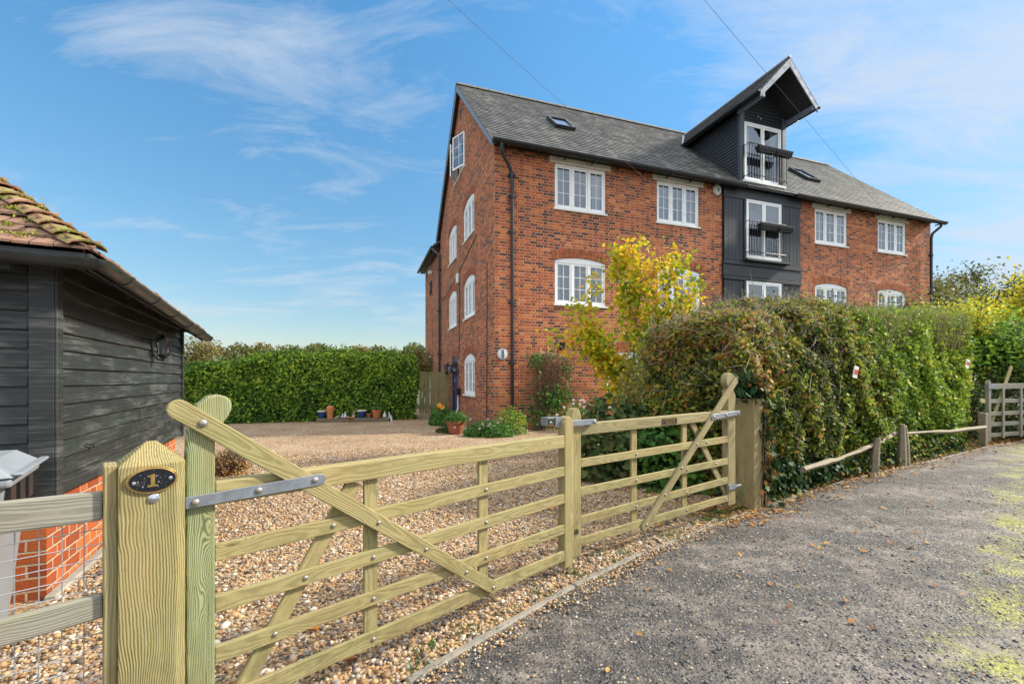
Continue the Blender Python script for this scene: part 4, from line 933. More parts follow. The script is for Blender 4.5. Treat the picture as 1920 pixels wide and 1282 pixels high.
def lantern(name, parent, loc, rot, s=1.0, matf='black_pipe'):
    """hexagonal coach lantern on a bracket, facing local -y"""
    mb = MB(); pts = lambda r, z: [(r*math.cos(math.pi/3*k+math.pi/6), -.15+r*math.sin(math.pi/3*k+math.pi/6), z) for k in range(6)]
    def fr(r0, z0, r1, z1): a, b = pts(r0, z0), pts(r1, z1); mb.add(a+b, [(k, (k+1) % 6, (k+1) % 6+6, k+6) for k in range(6)]+[(5, 4, 3, 2, 1, 0), (6, 7, 8, 9, 10, 11)])
    fr(.035, -.17, .075, -.12); fr(.08, -.12, .085, -.10); fr(.115, .13, .05, .20); fr(.03, .20, .02, .24); fr(.02, -.21, .012, -.17)
    a, b = pts(.078, -.10), pts(.098, .13)
    for k in range(6): mb.tube([a[k], b[k]], .007, 4)
    mb.box(-.045, .045, -.012, 0, -.16, .16); mb.tube([(0, -.01, -.1), (0, -.08, -.19), (0, -.15, -.19)], .012, 6); mb.tube([(0, -.01, .12), (0, -.07, .21), (0, -.15, .235)], .01, 6)
    mb.v = [(x*s, y*s, z*s) for x, y, z in mb.v]
    o = mb.build(name, M[matf], parent, loc, rot, smooth=False)
    g_ = MB(); a = [(x*.93*s, (-.15+(y+.15)*.93)*s, z*s) for x, y, z in pts(.078, -.10)]; b = [(x*.93*s, (-.15+(y+.15)*.93)*s, z*s) for x, y, z in pts(.098, .13)]
    g_.add(a+b, [(k, (k+1) % 6, (k+1) % 6+6, k+6) for k in range(6)]); g_.build('lantern_glass', M['glass'], o)
    g_ = MB(); g_.lathe([(.001, -.09*s), (.02*s, -.09*s), (.02*s, -.03*s), (.001, 0)], 8, (0, -.15*s, 0)); g_.build('bulb', M['stonewhite'], o)
    return o
for yy in (4.82, 6.28): lantern('door_lantern', H, (-.01, yy, 1.86), (0, 0, R(-90)), 1.1)
mb = MB(); mb.box(-.16, -.0, 4.42, 4.80, .88, 1.12); mb.tube([(-.04, 4.72, .88), (-.04, 4.72, .3), (-.14, 4.6, .1)], .03, 8); mb.build('post_box', [M['black_pipe']], H, bevel=.01)
mb = MB(); mb.tube([(-.05, 4.66, .86), (-.05, 4.66, .35), (-.16, 4.5, .15)], .035, 8); mb.build('waste_pipe', M['alarm'], H, smooth=True)
mb = MB(); mb.lathe([(0, 0), (.16, 0), (.165, .02), (.15, .03), (0, .032)], 28)
sg = mb.build('house_plaque', M['alarm'], H, (.235, -.002, 2.16), (R(90), 0, 0), smooth=True)
mb = MB(); mb.box(-.035, .035, -.12, .12, .0335, .037); mb.build('plaque_panel', M['signblue'], sg)
mb = MB(); 
for k in range(5): mb.box(-.012, .014, -.105+k*.046, -.085+k*.046, .0375, .0395)
mb.build('plaque_pattern', M['alarm'], sg)
mb = MB(); n = 40; mb.add([(.160*math.cos(a), .160*math.sin(a), .0315) for a in [2*math.pi*k/n for k in range(n)]]+[(.150*math.cos(a), .150*math.sin(a), .0335) for a in [2*math.pi*k/n for k in range(n)]], [(k, (k+1) % n, (k+1) % n+n, k+n) for k in range(n)]); mb.build('plaque_rim', M['signblue'], sg)
mb = MB(); mb.box(1.99, 2.13, -.13, -.0, 2.34, 2.50); mb.box(1.96, 2.16, -.16, -.0, 2.50, 2.53); mb.build('wall_light', M['black_pipe'], H, bevel=.01)
def hexbox(name, loc, rot, r):
    mb = MB(); p = [(r*math.cos(math.pi/3*k+math.pi/6), r*1.15*math.sin(math.pi/3*k+math.pi/6)) for k in range(6)]
    mb.prism(p, -.07, 0); q = [(x*.8, z*.8) for x, z in p]; mb.prism(q, -.10, -.07); o = mb.build(name, M['alarm'], H, loc, rot, bevel=.008)
    s_ = MB(); s_.prism([(-.04, -.1), (.04, -.1), (.05, .02), (-.05, .02)], -.106, -.1); s_.build('alarm_lens', M['galv'], o); return o
hexbox('alarm_box', (7.80, -.0, 7.82), (0, 0, 0), .17)
mb = MB(); mb.box(-.10, 0, 4.62, 4.86, 5.10, 5.48); mb.build('alarm_box', M['alarm'], H, bevel=.03)
mb = MB(); mb.box(-.2, 0, 11.2, 11.45, 6.9, 7.1); mb.build('flood_light', M['alarm'], H, bevel=.02)
mb = MB()
for s_ in (-1, 1): mb.tube([(-.04, 11.6-.3*s_, 5.9), (-.04, 11.6, 6.25), (-.04, 11.6-.3*s_, 6.6)], .03, 6)
mb.build('wall_tie', M['black_pipe'], H)
mb = MB(); mb.tube([(-.015, .72, 4.9), (-.015, .74, .35), (-.015, .7, .1)], .012, 6); mb.tube([(-.015, 4.55, 5.3), (-.015, 4.6, 2.4)], .01, 5)
mb.tube([(-.015, 4.75, 5.5), (-.015, 6.6, 5.2), (-.015, 8.4, 5.0)], .012, 5); mb.tube([(-.015, 2.0, 6.1), (-.015, 4.75, 5.5)], .012, 5); mb.build('wall_cable', M['black_pipe'], H)
# planters on the railings
def planter(name, label, x, y, z, w):
    mb = MB(); mb.hexa([(-w/2+.05, -.07, 0), (w/2-.05, -.07, 0), (w/2-.05, .07, 0), (-w/2+.05, .07, 0), (-w/2, -.11, .2), (w/2, -.11, .2), (w/2, .10, .2), (-w/2, .10, .2)])
    for k in range(1, 8): xx = -w/2+w*k/8; mb.box(xx-.008, xx+.008, -.115, .0, .03, .19)
    v = Matrix.Rotation(R(FA), 4, 'Z') @ Vector((x, y, z)); o = mb.build(name, M['black_pipe'], None, (CX+v.x, CY+v.y, v.z), (0, 0, R(FA)), bevel=.01)
    tag(o, label, 'planter', 'empty trough planters on the balcony railings'); return o
planter('trough_planter', 'dark trough planter on dormer railing, left of its pair', 9.55, -.40, 9.16, .78); planter('trough_planter', 'dark trough planter on dormer railing, right of its pair', 10.33, -.40, 9.16, .78)
planter('trough_planter', 'dark trough planter on the lower loading bay railing, left half', 9.66, -.38, 6.55, .80); planter('trough_planter', 'dark trough planter on the lower loading bay railing, right half', 10.42, -.38, 6.55, .72)

# ================================================================== THE BLACK BARN ON THE LEFT
# local x runs along the long side away from the camera, local y into the barn
B = thing('weatherboarded_barn', 'black weatherboarded outbuilding on brick plinth with mossy tiled roof', 'barn', (-3.02, 2.90, 0), 116.3)
BL, BW, PZ, TZ = 3.65, 4.6, .69, 2.28
mb = MB(); mb.box(.05, BL-.05, .04, .3, -.1, PZ); mb.box(.05, .3, .3, BW-.04, -.1, PZ); mb.box(BL-.3, BL-.05, .3, BW, -.1, PZ); mb.build('brick_plinth', M['brick_new'], B)
mb = MB(); mb.box(.0, BL+.05, -.03, .04, -.1, .035); mb.build('plinth_footing', M['concrete'], B, bevel=.01)
mb = MB(); ex = .121
for k in range(14):
    z0 = PZ-.01+k*ex; z1 = z0+ex+.02
    j = random.uniform(0, .003); a = -.030-j
    cuts = [0.0, random.uniform(1.2, 2.6), BL]
    for c0, c1 in zip(cuts[:-1], cuts[1:]):
        dz1 = random.uniform(-.004, .004)
        mb.hexa([(c0+.003, a, z0+dz1), (c1-.003, a-random.uniform(0, .003), z0-dz1), (c1-.003, 0, z0), (c0+.003, 0, z0), (c0+.003, -.008, z1), (c1-.003, -.008, z1), (c1-.003, 0, z1), (c0+.003, 0, z1)])
mb.build('side_boards', M['tarred'], B, bevel=.002)
mb = MB()
for k in range(14):
    z0 = PZ-.01+k*ex; z1 = z0+ex+.02; a = -.030-random.uniform(0, .003)
    mb.hexa([(a, .10, z0), (0, .10, z0), (0, BW, z0), (a, BW, z0), (-.008, .10, z1), (0, .10, z1), (0, BW, z1), (-.008, BW, z1)])
mb.build('front_boards', M['tarred'], B, bevel=.002)
mb = MB(); mb.box(-.055, -.031, -.036, .088, PZ-.03, TZ+.1); mb.box(-.055, .03, -.05, -.0365, PZ-.03, TZ+.1)
mb.build('corner_board', M['tarred'], B, bevel=.003)
mb = MB(); mb.box(BL-.04, BL+.03, -.05, .03, PZ-.03, TZ); mb.build('corner_board', M['tarred'], B, bevel=.003)
mb = MB(); mb.box(BL-.02, BL, 0, BW, PZ, TZ); mb.box(0.02, BL, BW-.02, BW, 0, TZ); mb.build('rear_boards', M['tarred'], B)
# roof: hipped, eaves .33 out. corner eave point E0
ES, EF, EZB, PT = .30, .30, 2.235, math.tan(R(37.5))
SL = -.045                                     # the far eave sits a little lower
def eave_z(x): return EZB+SL*max(0, x)*.75
def tile_slope(name, kind):
    """courses of plain tiles clipped by the hip; side slope faces local -y, front slope faces local -x"""
    mb = MB(); uvs = []; nrow = 24; run = .105
    for i in range(nrow):
        r0, r1 = i*run, (i+1.28)*run; t0, t1 = .036, .006
        if kind == 'side': lo, hi = -EF+r0, BL+.10
        else: lo, hi = -ES+r0, BW-.2
        if hi-lo < .2: break
        n = max(1, int((hi-lo)/.185)); cell = .185; s0 = lo-(.09 if i % 2 else 0)
        xs = [lo]+[v for v in [s0+cell*k for k in range(1, n+2)] if lo+.03 < v < hi-.03]+[hi]
        for a, b in zip(xs[:-1], xs[1:]):
            dzz = random.uniform(-.006, .008); tl = random.uniform(-.004, .006); b_ = b-.006
            if kind == 'side':
                P = lambda q, r, t: (q, -ES+r, eave_z(q)+r*PT*.97+t+dzz)
            else:
                P = lambda q, r, t: (-EF+r, q, EZB+r*PT+t+dzz)
            q4 = [P(a, r0, t0+tl), P(b_, r0, t0-tl), P(b_, r1, t1), P(a, r1, t1)]; q4b = [P(a, r0, t0-.016), P(b_, r0, t0-.016), P(b_, r1, t1-.016), P(a, r1, t1-.016)]
            allp = q4b+q4; mb.hexa(allp); u_ = [(a, i+.1), (b_, i+.1), (b_, i+.9), (a, i+.9)]*2
            for f_ in [(0,3,2,1),(4,5,6,7),(0,1,5,4),(1,2,6,5),(2,3,7,6),(3,0,4,7)]: uvs += [u_[q] for q in f_]
    o = mb.build(name, M['clay'], B); uv = o.data.uv_layers.new(name='UVMap'); uv.data.foreach_set('uv', np.array(uvs, dtype=np.float32).ravel()); return o
tile_slope('side_tiles', 'side'); tile_slope('front_tiles', 'front')
# far slopes and deck so the roof closes
mb = MB(); hx = BL/2+.0
apx = 2.3; ZA = (apx+ES)*PT*.97-.03
mb.quad((-EF+.04, -ES+.04, EZB-.02), (BL+.12, -ES+.04, EZB-.12), (BL+.12, apx, EZB+ZA), (-EF+apx+ES, apx, EZB+ZA)); mb.quad((-EF+.04, -ES+.04, EZB-.02), (-EF+apx+ES, apx, EZB+ZA), (-EF+.04, BW, EZB-.02))
mb.quad((-EF+apx+ES, apx, EZB+ZA), (BL+.12, apx, EZB+ZA), (BL+.12, BW, EZB), (-EF, BW, EZB)); mb.quad((BL+.1, -ES+.04, EZB-.12), (BL+.1, BW, EZB-.1), (BL+.1, apx, EZB+ZA))
mb.build('roof_deck', M['tarred'], B)
# bonnet hip tiles, each a flared half cone lapped over the next
mb = MB(); hd_ = Vector((1, 1, PT)).normalized(); hs = Vector((1, -1, 0)).normalized(); hu = hs.cross(hd_)*(1 if hs.cross(hd_).z > 0 else -1)
for k in range(19):
    p = Vector((-EF+.03, -ES+.03, EZB+.035))+Vector((1, 1, PT))*(k*.105); L_ = .235; n = 8; tilt = random.uniform(-.004, .008)
    rings = []
    for (d0, rr, up) in ((0, .108, .014+tilt), (L_*.5, .095, .000), (L_, .075, -.014)):
        for th_ in (0, -.013):
            rings.append([p+hd_*d0+hs*(rr+th_*.3)*math.sin(-1.35+2.7*j/n)+hu*((rr*.62+th_)*math.cos(-1.35+2.7*j/n)-rr*.30+up) for j in range(n+1)])
    vs = [q for r_ in rings for q in r_]; m_ = n+1; fs = []
    for a_, b_ in ((0, 2), (2, 4)):
        for j in range(n): fs.append((a_*m_+j, a_*m_+j+1, b_*m_+j+1, b_*m_+j))
    for a_, b_ in ((1, 3), (3, 5)):
        for j in range(n): fs.append((a_*m_+j+1, a_*m_+j, b_*m_+j, b_*m_+j+1))
    for j in range(n): fs.append((j, m_+j, m_+j+1, j+1))
    mb.add(vs, fs)
def hip_mat():
    m, g, b = newmat('mossy_bonnet_tile'); o = g.obj(); n = g.noise(o, 7, 6, .7); n2 = g.noise(o, 50, 4)
    c = g.ramp(g.noise(o, 3, 4), [(.3, (.20, .10, .06)), (.55, (.32, .17, .10)), (.75, (.40, .27, .18))])
    c = g.mix(g.m('MULTIPLY', g.m('SUBTRACT', n, .44), 7, clamp=True), c, g.ramp(n2, [(.3, (.10, .11, .015)), (.6, (.22, .21, .03)), (.8, (.34, .30, .09))]))
    setb(g, b, c, .9, normal=g.bump(g.m('ADD', n, n2), .7, .012)); return m
mb.build('hip_tiles', hip_mat(), B, smooth=True)
pm = []
for k in range(150):
    r_ = random.uniform(.0, 1.4); q = r_+random.expovariate(3.5)*(1 if random.random() < .8 else 3); side = random.random() < .2
    for _ in range(random.randint(10, 70)):
        a_, b_ = r_+random.gauss(0, .018), q+random.gauss(0, .03)
        pm.append((-EF+a_, -ES+b_, EZB+a_*PT+.034+abs(random.gauss(0, .005))) if not side else (-EF+b_, -ES+a_, eave_z(b_)+a_*PT+.034))
pm = np.array(pm); leaves('roof_moss', pm, np.tile([-.5, -.2, 1.], (len(pm), 1)), .017, leaf_mat('roof_moss', [(0, (.10, .10, .015)), (.5, (.24, .24, .03)), (1, (.42, .40, .08))], .1, .9), B, LEAF4, .9)
# rafter feet, fascia shadow board and gutter
mb = MB()
for i in range(9): x = .08+i*.44; mb.hexa([(x, -.27, eave_z(x)-.13), (x+.05, -.27, eave_z(x)-.13), (x+.05, .1, eave_z(x)+.16), (x, .1, eave_z(x)+.16), (x, -.27, eave_z(x)-.05), (x+.05, -.27, eave_z(x)-.05), (x+.05, .1, eave_z(x)+.26), (x, .1, eave_z(x)+.26)])
for i in range(10): y = .08+i*.45; mb.hexa([(-.27, y, EZB-.13), (.1, y, EZB+.14), (.1, y+.05, EZB+.14), (-.27, y+.05, EZB-.13), (-.27, y, EZB-.05), (.1, y, EZB+.26), (.1, y+.05, EZB+.26), (-.27, y+.05, EZB-.05)])
mb.build('rafter_feet', M['tarred'], B)
mb = MB(); mb.hexa([(-.28, -.285, EZB-.10), (BL+.15, -.285, eave_z(BL)-.10), (BL+.15, -.265, eave_z(BL)-.10), (-.28, -.265, EZB-.10), (-.28, -.285, EZB), (BL+.15, -.285, eave_z(BL)), (BL+.15, -.265, eave_z(BL)), (-.28, -.265, EZB)]); mb.box(-.285, -.265, -.26, BW, EZB-.10, EZB); mb.build('fascia_board', M['tarred'], B)
mb = MB(); g0 = (-.33, -.345, 2.185); g1 = (3.62, -.33, 2.055)
gutter(mb, g0, g1, .058, 10); gutter(mb, (-.345, 4.6, 2.21), (-.345, -.34, 2.185), .058, 10)
mb.lathe([(.002, -.058), (.03, -.05), (.052, -.028), (.058, 0), (.05, .001)], 14, (-.34, -.345, 2.185))
for i in range(6):
    t = .1+i*.18; p = Vector(g0).lerp(Vector(g1), t); q = p+Vector((.035, 0, -.001)); gutter(mb, p, q, .066, 10, .01)
for y in (.55, 1.6): gutter(mb, (-.345, y+.04, 2.19), (-.345, y, 2.19), .066, 10, .01)
mb.build('barn_gutter', M['gutter'], B, smooth=True)
lt = lantern('wall_lantern', None, (0, 0, 0), (0, 0, 0), .66); lt.parent = B; lt.location = (2.17, -.035, 1.79)
for o_ in [c for c in lt.children if c.name.startswith('lantern_glass')]:
    pass
# hasp on the wall
mb = MB(); mb.tube([(.42, -.04, .97), (.5, -.06, .95), (.56, -.04, .93)], .006, 6); mb.build('wall_hook', M['black_pipe'], B)

# ---- wheelie bin
bn = thing('wheelie_bin', 'grey wheelie bin with closed lid at the barn corner', 'bin', (-2.86, 2.13, 0), 128)
mb = MB(); mb.hexa([(-.21, -.25, .09), (.21, -.25, .09), (.21, .22, .09), (-.21, .22, .09), (-.27, -.33, .95), (.27, -.33, .95), (.27, .30, .95), (-.27, .30, .95)]); mb.box(-.30, .30, -.36, .33, .93, .975); mb.build('body', M['bin'], bn, bevel=.015, seg=2)
mb = MB(); mb.hexa([(-.31, -.37, .978), (.31, -.37, .978), (.31, .36, .978), (-.31, .36, .978), (-.24, -.28, 1.055), (.24, -.28, 1.055), (.24, .30, 1.07), (-.24, .30, 1.07)]); mb.box(-.30, .30, -.40, -.36, .985, 1.0); mb.build('lid', M['bin'], bn, bevel=.014, seg=2)
mb = MB(); mb.tube([(-.24, .37, .98), (.24, .37, .98)], .016, 8); mb.build('handle', M['bin'], bn)
for sx in (-1, 1):
    mb = MB(); mb.tube([(sx*.21, .24, .10), (sx*.26, .24, .10)], .10, 18); mb.build('wheel', M['black_pipe'], bn, smooth=True)
webs = [(sx-.05, sx+.05, -.345, -.30) for sx in (-.18, 0, .18)]+[q for sy in (-.15, .12) for q in ((.225, .275, sy-.05, sy+.05), (-.275, -.225, sy-.05, sy+.05))]
for q in webs: mb = MB(); mb.box(*q, .80, .92); mb.build('rim_web', M['black_pipe'], bn)

# ================================================================== GATES
def beam(parent, name, p0, p1, width, y0, y1, mat, rnd=0, bevel=.004, taper=None):
    """bar in the gate plane between centre points p0, p1 (x,z); width across, y0..y1 deep; grain runs along"""
    a = Vector((p0[0], 0, p0[1])); b = Vector((p1[0], 0, p1[1])); L = (b-a).length; an = math.atan2(b.z-a.z, b.x-a.x); w = width/2; mb = MB()
    if rnd:
        e = [(-w*.0+w*math.cos(t)*1.0, w*math.sin(t)) for t in [math.pi/2+math.pi*k/8 for k in range(9)]]
        e2 = [(L+w*math.cos(t), w*math.sin(t)) for t in [-math.pi/2+math.pi*k/8 for k in range(9)]]
        pts = (e if rnd & 1 else [(0, w), (0, -w)])+(e2 if rnd & 2 else [(L, -w), (L, w)]); mb.prism(pts, y0, y1)
    else: mb.box(0, L, y0, y1, -w, w)
    return mb.build(name, mat, parent, (a.x, 0, a.z), (0, -an, 0), bevel=bevel, seg=2)
bolt_mb = MB(); bolt_mb.lathe([(.0135, 0), (.0135, .002), (.011, .0055), (.006, .008), (.001, .009)], 10)
bolt_mesh = [None]
def bolt(parent, x, z, y, s=1.0, mat='bolt'):
    key = mat
    if bolt_mesh[0] is None:
        o = bolt_mb.build('coach_bolt', M[mat], parent, smooth=True); bolt_mesh[0] = o.data
    else:
        o = bpy.data.objects.new('coach_bolt', bolt_mesh[0]); COL.objects.link(o); o.parent = parent
    o.location = (x, y, z); o.rotation_euler = (R(90), 0, 0); o.scale = (s, s, s); return o
def upright(parent, name, prof, y0, y1, mat, bevel=.005):
    """prism with vertical grain. prof = polygon in (x,z)"""
    mb = MB(); pts = [(z, -x) for x, z in prof]; mb.prism(pts, y0, y1); return mb.build(name, mat, parent, (0, 0, 0), (0, -R(90), 0), bevel=bevel, seg=2)
# ---- near (left) leaf
GL = thing('field_gate', 'near leaf of the pale green timber driveway gate, long diagonal brace with rounded end', 'gate', (.46, 3.32, 0), 44)
PN, PG, PO = M['pine'], M['pine_green'], M['pine_old']
prof = [(-2.36, .05), (-2.267, .05), (-2.267, 1.20), (-2.25, 1.262), (-2.222, 1.302), (-2.209, 1.334), (-2.212, 1.362), (-2.228, 1.381), (-2.255, 1.390), (-2.29, 1.382), (-2.325, 1.352), (-2.348, 1.30), (-2.356, 1.22), (-2.36, 1.1)]
upright(GL, 'hanging_stile', prof, -.004, .068, PG, .007)
prof = [(-.10, .06), (.0, .06), (.0, 1.13), (-.02, 1.165), (-.05, 1.178), (-.08, 1.165), (-.10, 1.13)]
upright(GL, 'meeting_stile', prof, -.002, .068, PN, .006)
beam(GL, 'top_rail', (-2.267, 1.0), (-.10, .993), .092, .0, .066, PN, bevel=.006)
for za, zb, w in ((.765, .775, .068), (.56, .575, .068), (.36, .35, .068), (.155, .155, .074)):
    beam(GL, 'rail', (-2.267, za), (-.10, zb), w, .0, .024, PN)
beam(GL, 'diagonal_brace', (-2.385, 1.338), (-.80, .150), .074, -.026, -.001, PN, rnd=1)
beam(GL, 'rear_brace', (-1.685, .95), (-2.19, .13), .072, .026, .046, PN)
for x in (-1.60, -.86): beam(GL, 'upright_slat', (x, .11), (x, .955), .072, .026, .046, PN)
mb = MB(); mb.prism([(-2.365, .965), (-2.365, 1.008), (-1.875, 1.024), (-1.855, 1.018), (-1.846, 1.0), (-1.855, .980), (-1.875, .974)][::-1], -.033, -.027); mb.box(-2.365, -2.15, -.027, -.004, .972, 1.004)
mb.build('strap_hinge', M['galv'], GL, bevel=.0015)
mb = MB(); mb.box(-2.40, -2.262, -.012, -.003, .135, .185); mb.tube([(-2.42, .03, .17), (-2.30, .03, .17)], .012, 8); mb.box(-2.27, -2.263, -.012, .1, .135, .185); mb.tube([(-2.27, .06, .165), (-2.16, .06, .170)], .010, 8); mb.build('lower_hinge', M['galv'], GL)
for x, z, y in ((-2.335, .985, -.034), (-2.12, .993, -.034), (-1.895, 1.0, -.034)): bolt(GL, x, z, y, 1.05)
def brz(x): return 1.338+(x+2.385)*(.150-1.338)/(1.585)
bolt(GL, -2.31, brz(-2.31), -.027, 1.15)
for x in (-1.585, -1.31, -1.035, -.825): bolt(GL, x, brz(x), -.027, .8)
for x, z in ((-1.80, .767), (-1.925, .562), (-2.05, .36), (-1.6, .563), (-1.6, .357), (-1.6, .155), (-.86, .772), (-.86, .572), (-.86, .353)): bolt(GL, x, z, -.001, .85)
# ---- far (right) leaf with latch and plaque
GR = thing('field_gate', 'far leaf of the timber driveway gate, hung on the ivy covered post', 'gate', (.50, 3.42, 0), 34.7)
upright(GR, 'meeting_stile', [(-.055, .08), (.045, .08), (.045, 1.17), (.025, 1.215), (-.005, 1.232), (-.035, 1.215), (-.055, 1.17)], -.002, .068, PN, .006)
prof = [(2.15, .12), (2.30, .12), (2.30, 1.28), (2.262, 1.325), (2.24, 1.36)]+[(2.20+.082*math.cos(t), 1.435+.084*math.sin(t)) for t in [R(-55)+R(290)*k/12 for k in range(13)]]+[(2.165, 1.355), (2.15, 1.31)]
upright(GR, 'hanging_stile', prof, .0, .07, PO, .008)
beam(GR, 'top_rail', (.045, 1.058), (2.15, 1.078), .090, .0, .066, PO, bevel=.006)
for za, zb in ((.797, .822), (.574, .592), (.351, .392), (.186, .205)): beam(GR, 'rail', (.045, za), (2.15, zb), .066, .0, .024, PN)
beam(GR, 'diagonal_brace', (.775, .165), (2.285, 1.45), .068, -.026, -.001, PO, rnd=1)
beam(GR, 'rear_brace', (1.555, 1.03), (2.19, .21), .066, .026, .046, PO)
for x in (.70, 1.43): beam(GR, 'upright_slat', (x, .15), (x, 1.03), .072, .026, .046, PN)
mb = MB(); mb.prism([(1.80, 1.045), (2.33, 1.075), (2.33, 1.12), (1.80, 1.098), (1.79, 1.07)], -.034, -.028); mb.box(2.14, 2.33, -.028, -.001, 1.07, 1.11); mb.build('strap_hinge', M['galv'], GR, bevel=.0015)
mb = MB(); mb.box(2.12, 2.26, -.03, -.001, .30, .345); mb.tube([(2.25, -.02, .32), (2.36, -.02, .32)], .012, 8); mb.build('lower_hinge', M['galv'], GR)
for x, z in ((1.83, 1.073), (2.06, 1.082), (2.29, 1.096)): bolt(GR, x, z, -.035, 1)
def brz2(x): return .165+(x-.775)*(1.43-.165)/1.49
for x in (.80, 1.06, 1.31, 1.55): bolt(GR, x, brz2(x), -.027, .85)
for x, z in ((.70, .805), (.70, .58), (.70, .355), (1.43, .587), (1.43, .37), (1.43, .20), (1.76, .82), (1.92, .59), (2.06, .39), (2.10, .205)): bolt(GR, x, z, -.001, .8)
mb = MB(); mb.tube([(-.005, -.003, .275), (-.005, -.0045, .275)], .022, 12); mb.tube([(-.06, -.003, .46), (-.06, -.005, .46)], .001, 4); mb.build('knot', M['soil'], GR)
# throw-over latch, hinged on the far leaf and lying across both meeting stiles
mb = MB(); mb.prism([(-.19, 1.095), (.165, 1.098), (.178, 1.107), (.178, 1.128), (.165, 1.138), (-.185, 1.142), (-.19, 1.17), (-.245, 1.172), (-.245, 1.108), (-.235, 1.095)], -.040, -.028); mb.box(-.315, -.19, -.03, .05, 1.160, 1.170); mb.box(-.315, -.308, -.02, .05, 1.11, 1.16); mb.box(.13, .17, -.029, 0, 1.10, 1.13)
mb.tube([(-.285, -.035, 1.14), (-.285, -.02, 1.12), (-.27, .03, 1.12)], .012, 8)
mb.build('gate_latch', M['galv'], GR, bevel=.0015); bolt(GR, .152, 1.118, -.041, 1)
mb = MB(); mb.box(1.05, 1.262, -.006, -.001, 1.036, 1.094); pq = mb.build('gate_plaque', M['plateblack'], GR, bevel=.002)
mb = MB()
for a in ((1.05, 1.262, 1.036, 1.0385), (1.05, 1.262, 1.0915, 1.094), (1.05, 1.0525, 1.036, 1.094), (1.2595, 1.262, 1.036, 1.094)): mb.box(a[0], a[1], -.0075, -.006, a[2], a[3])
mb.build('plaque_border', M['brass'], pq)
def lettering(txt, size, parent, loc, rot, mat, name='lettering', ext=.0008, wide=1.0):
    cu = bpy.data.curves.new(name, 'FONT'); cu.body = txt; cu.size = size; cu.extrude = ext; cu.align_x = 'CENTER'; cu.align_y = 'CENTER'
    t = bpy.data.objects.new('tmp_text', cu); COL.objects.link(t); bpy.context.view_layer.update()
    me = bpy.data.meshes.new_from_object(t.evaluated_get(bpy.context.evaluated_depsgraph_get())); bpy.data.objects.remove(t); bpy.data.curves.remove(cu)
    me.name = name; me.materials.clear(); me.materials.append(mat); o = bpy.data.objects.new(name, me); COL.objects.link(o); o.parent = parent; o.location = loc; o.rotation_euler = rot; o.scale = (wide, 1, 1); return o
lettering('PLEASE SHUT', .027, pq, (1.156, -.0075, 1.077), (R(90), 0, 0), M['brass'], wide=1.05); lettering('THE GATE', .027, pq, (1.156, -.0075, 1.051), (R(90), 0, 0), M['brass'], wide=1.1)

# ---- gate posts
P1_ = thing('gate_post', 'square sawn timber gate post with pointed top and oval number plate', 'post', (.46, 3.32, 0), 44)
# offsets: the post stands a little in front of the gate plane
PS0, PS1, PY0 = -2.556, -2.367, -.070
mb = MB(); w_ = PS1-PS0; d_ = .17; ch = .036
base = [(PS0, PY0), (PS1-ch*.8, PY0), (PS1, PY0+ch), (PS1, PY0+d_), (PS0, PY0+d_)]
def post_mesh(base, ztop, apex_h, cx, cy):
    n = len(base); mb = MB(); vs = [(z, y, -x) for (x, y) in base for z in (-.3,)]; 
    vb = [(-.3, y, -x) for x, y in base]; vt = [(ztop, y, -x) for x, y in base]; r = [(ztop+apex_h, cy+(y-cy)*.13, -(cx+(x-cx)*.16)) for x, y in base]
    mb.add(vb+vt+r, [tuple(range(n-1, -1, -1))]+[(i, (i+1) % n, (i+1) % n+n, i+n) for i in range(n)]+[(i+n, (i+1) % n+n, (i+1) % n+2*n, i+2*n) for i in range(n)]+[tuple(range(2*n, 3*n))]); return mb
post_mesh(base, 1.150, .075, (PS0+PS1)/2, PY0+d_/2).build('post_shaft', M['pine_post'], P1_, (0, 0, 0), (0, -R(90), 0), bevel=.004, seg=2)
pcx, pcz = (PS0+PS1)/2-.004, 1.098
def ell(a, b, y0, y1, n=36, dome=0):
    return [(a*math.cos(2*math.pi*k/n), b*math.sin(2*math.pi*k/n)) for k in range(n)]
PLT = R(0)
mb = MB(); mb.prism(ell(.072, .047, 0, 0), -.008, 0); mb.prism(ell(.066, .041, 0, 0), -.010, -.008)
pl = mb.build('number_plate', M['brass'], P1_, (pcx, PY0-.001, pcz), (0, 0, 0), bevel=.0025, seg=2, smooth=True)
mb = MB(); mb.prism(ell(.0645, .0395, 0, 0), -.0112, -.0095); mb.build('plate_field', M['plateblack'], pl)
one = [(-.0145, -.022), (.0145, -.022), (.0145, -.0175), (.0062, -.0155), (.0062, .022), (.001, .022), (-.0135, .0155), (-.0135, .011), (-.0058, .0125), (-.0058, -.0155), (-.0145, -.0175)]
mb = MB(); mb.prism(one, -.0135, -.011); mb.build('number_one', M['brass'], pl)
mb = MB()
for x, z in ((-.048, -.006), (.048, .004)): mb.lathe([(.0065, 0), (.006, .0015), (.002, .003), (.0005, .003)], 10)
mb = MB()
for x, z in ((-.050, -.004), (.050, .001)):
    q = MB(); q.lathe([(.0062, 0), (.0058, .0012), (.002, .0022), (.0005, .0022)], 10); q.xf(Matrix.Translation((x, -.0112, z)) @ Matrix.Rotation(R(90), 4, 'X')); mb.add(q.v, q.f)
mb.build('plate_screw', M['chrome'], pl, smooth=True)
mb = MB()
for k in range(34):
    a = random.uniform(0, 6.283); rr = random.uniform(.1, .93)**.5; x, z = .058*rr*math.cos(a), .034*rr*math.sin(a); s = random.choice([.0007, .001, .0013, .0026]); mb.prism([(x+s*math.cos(t), z+s*math.sin(t)) for t in [k2*1.047 for k2 in range(6)]], -.01145, -.0112)
mb.build('plate_spots', simple('grey_water_spot', (.22, .23, .25), .6, 0, .1, 10, 0), pl)
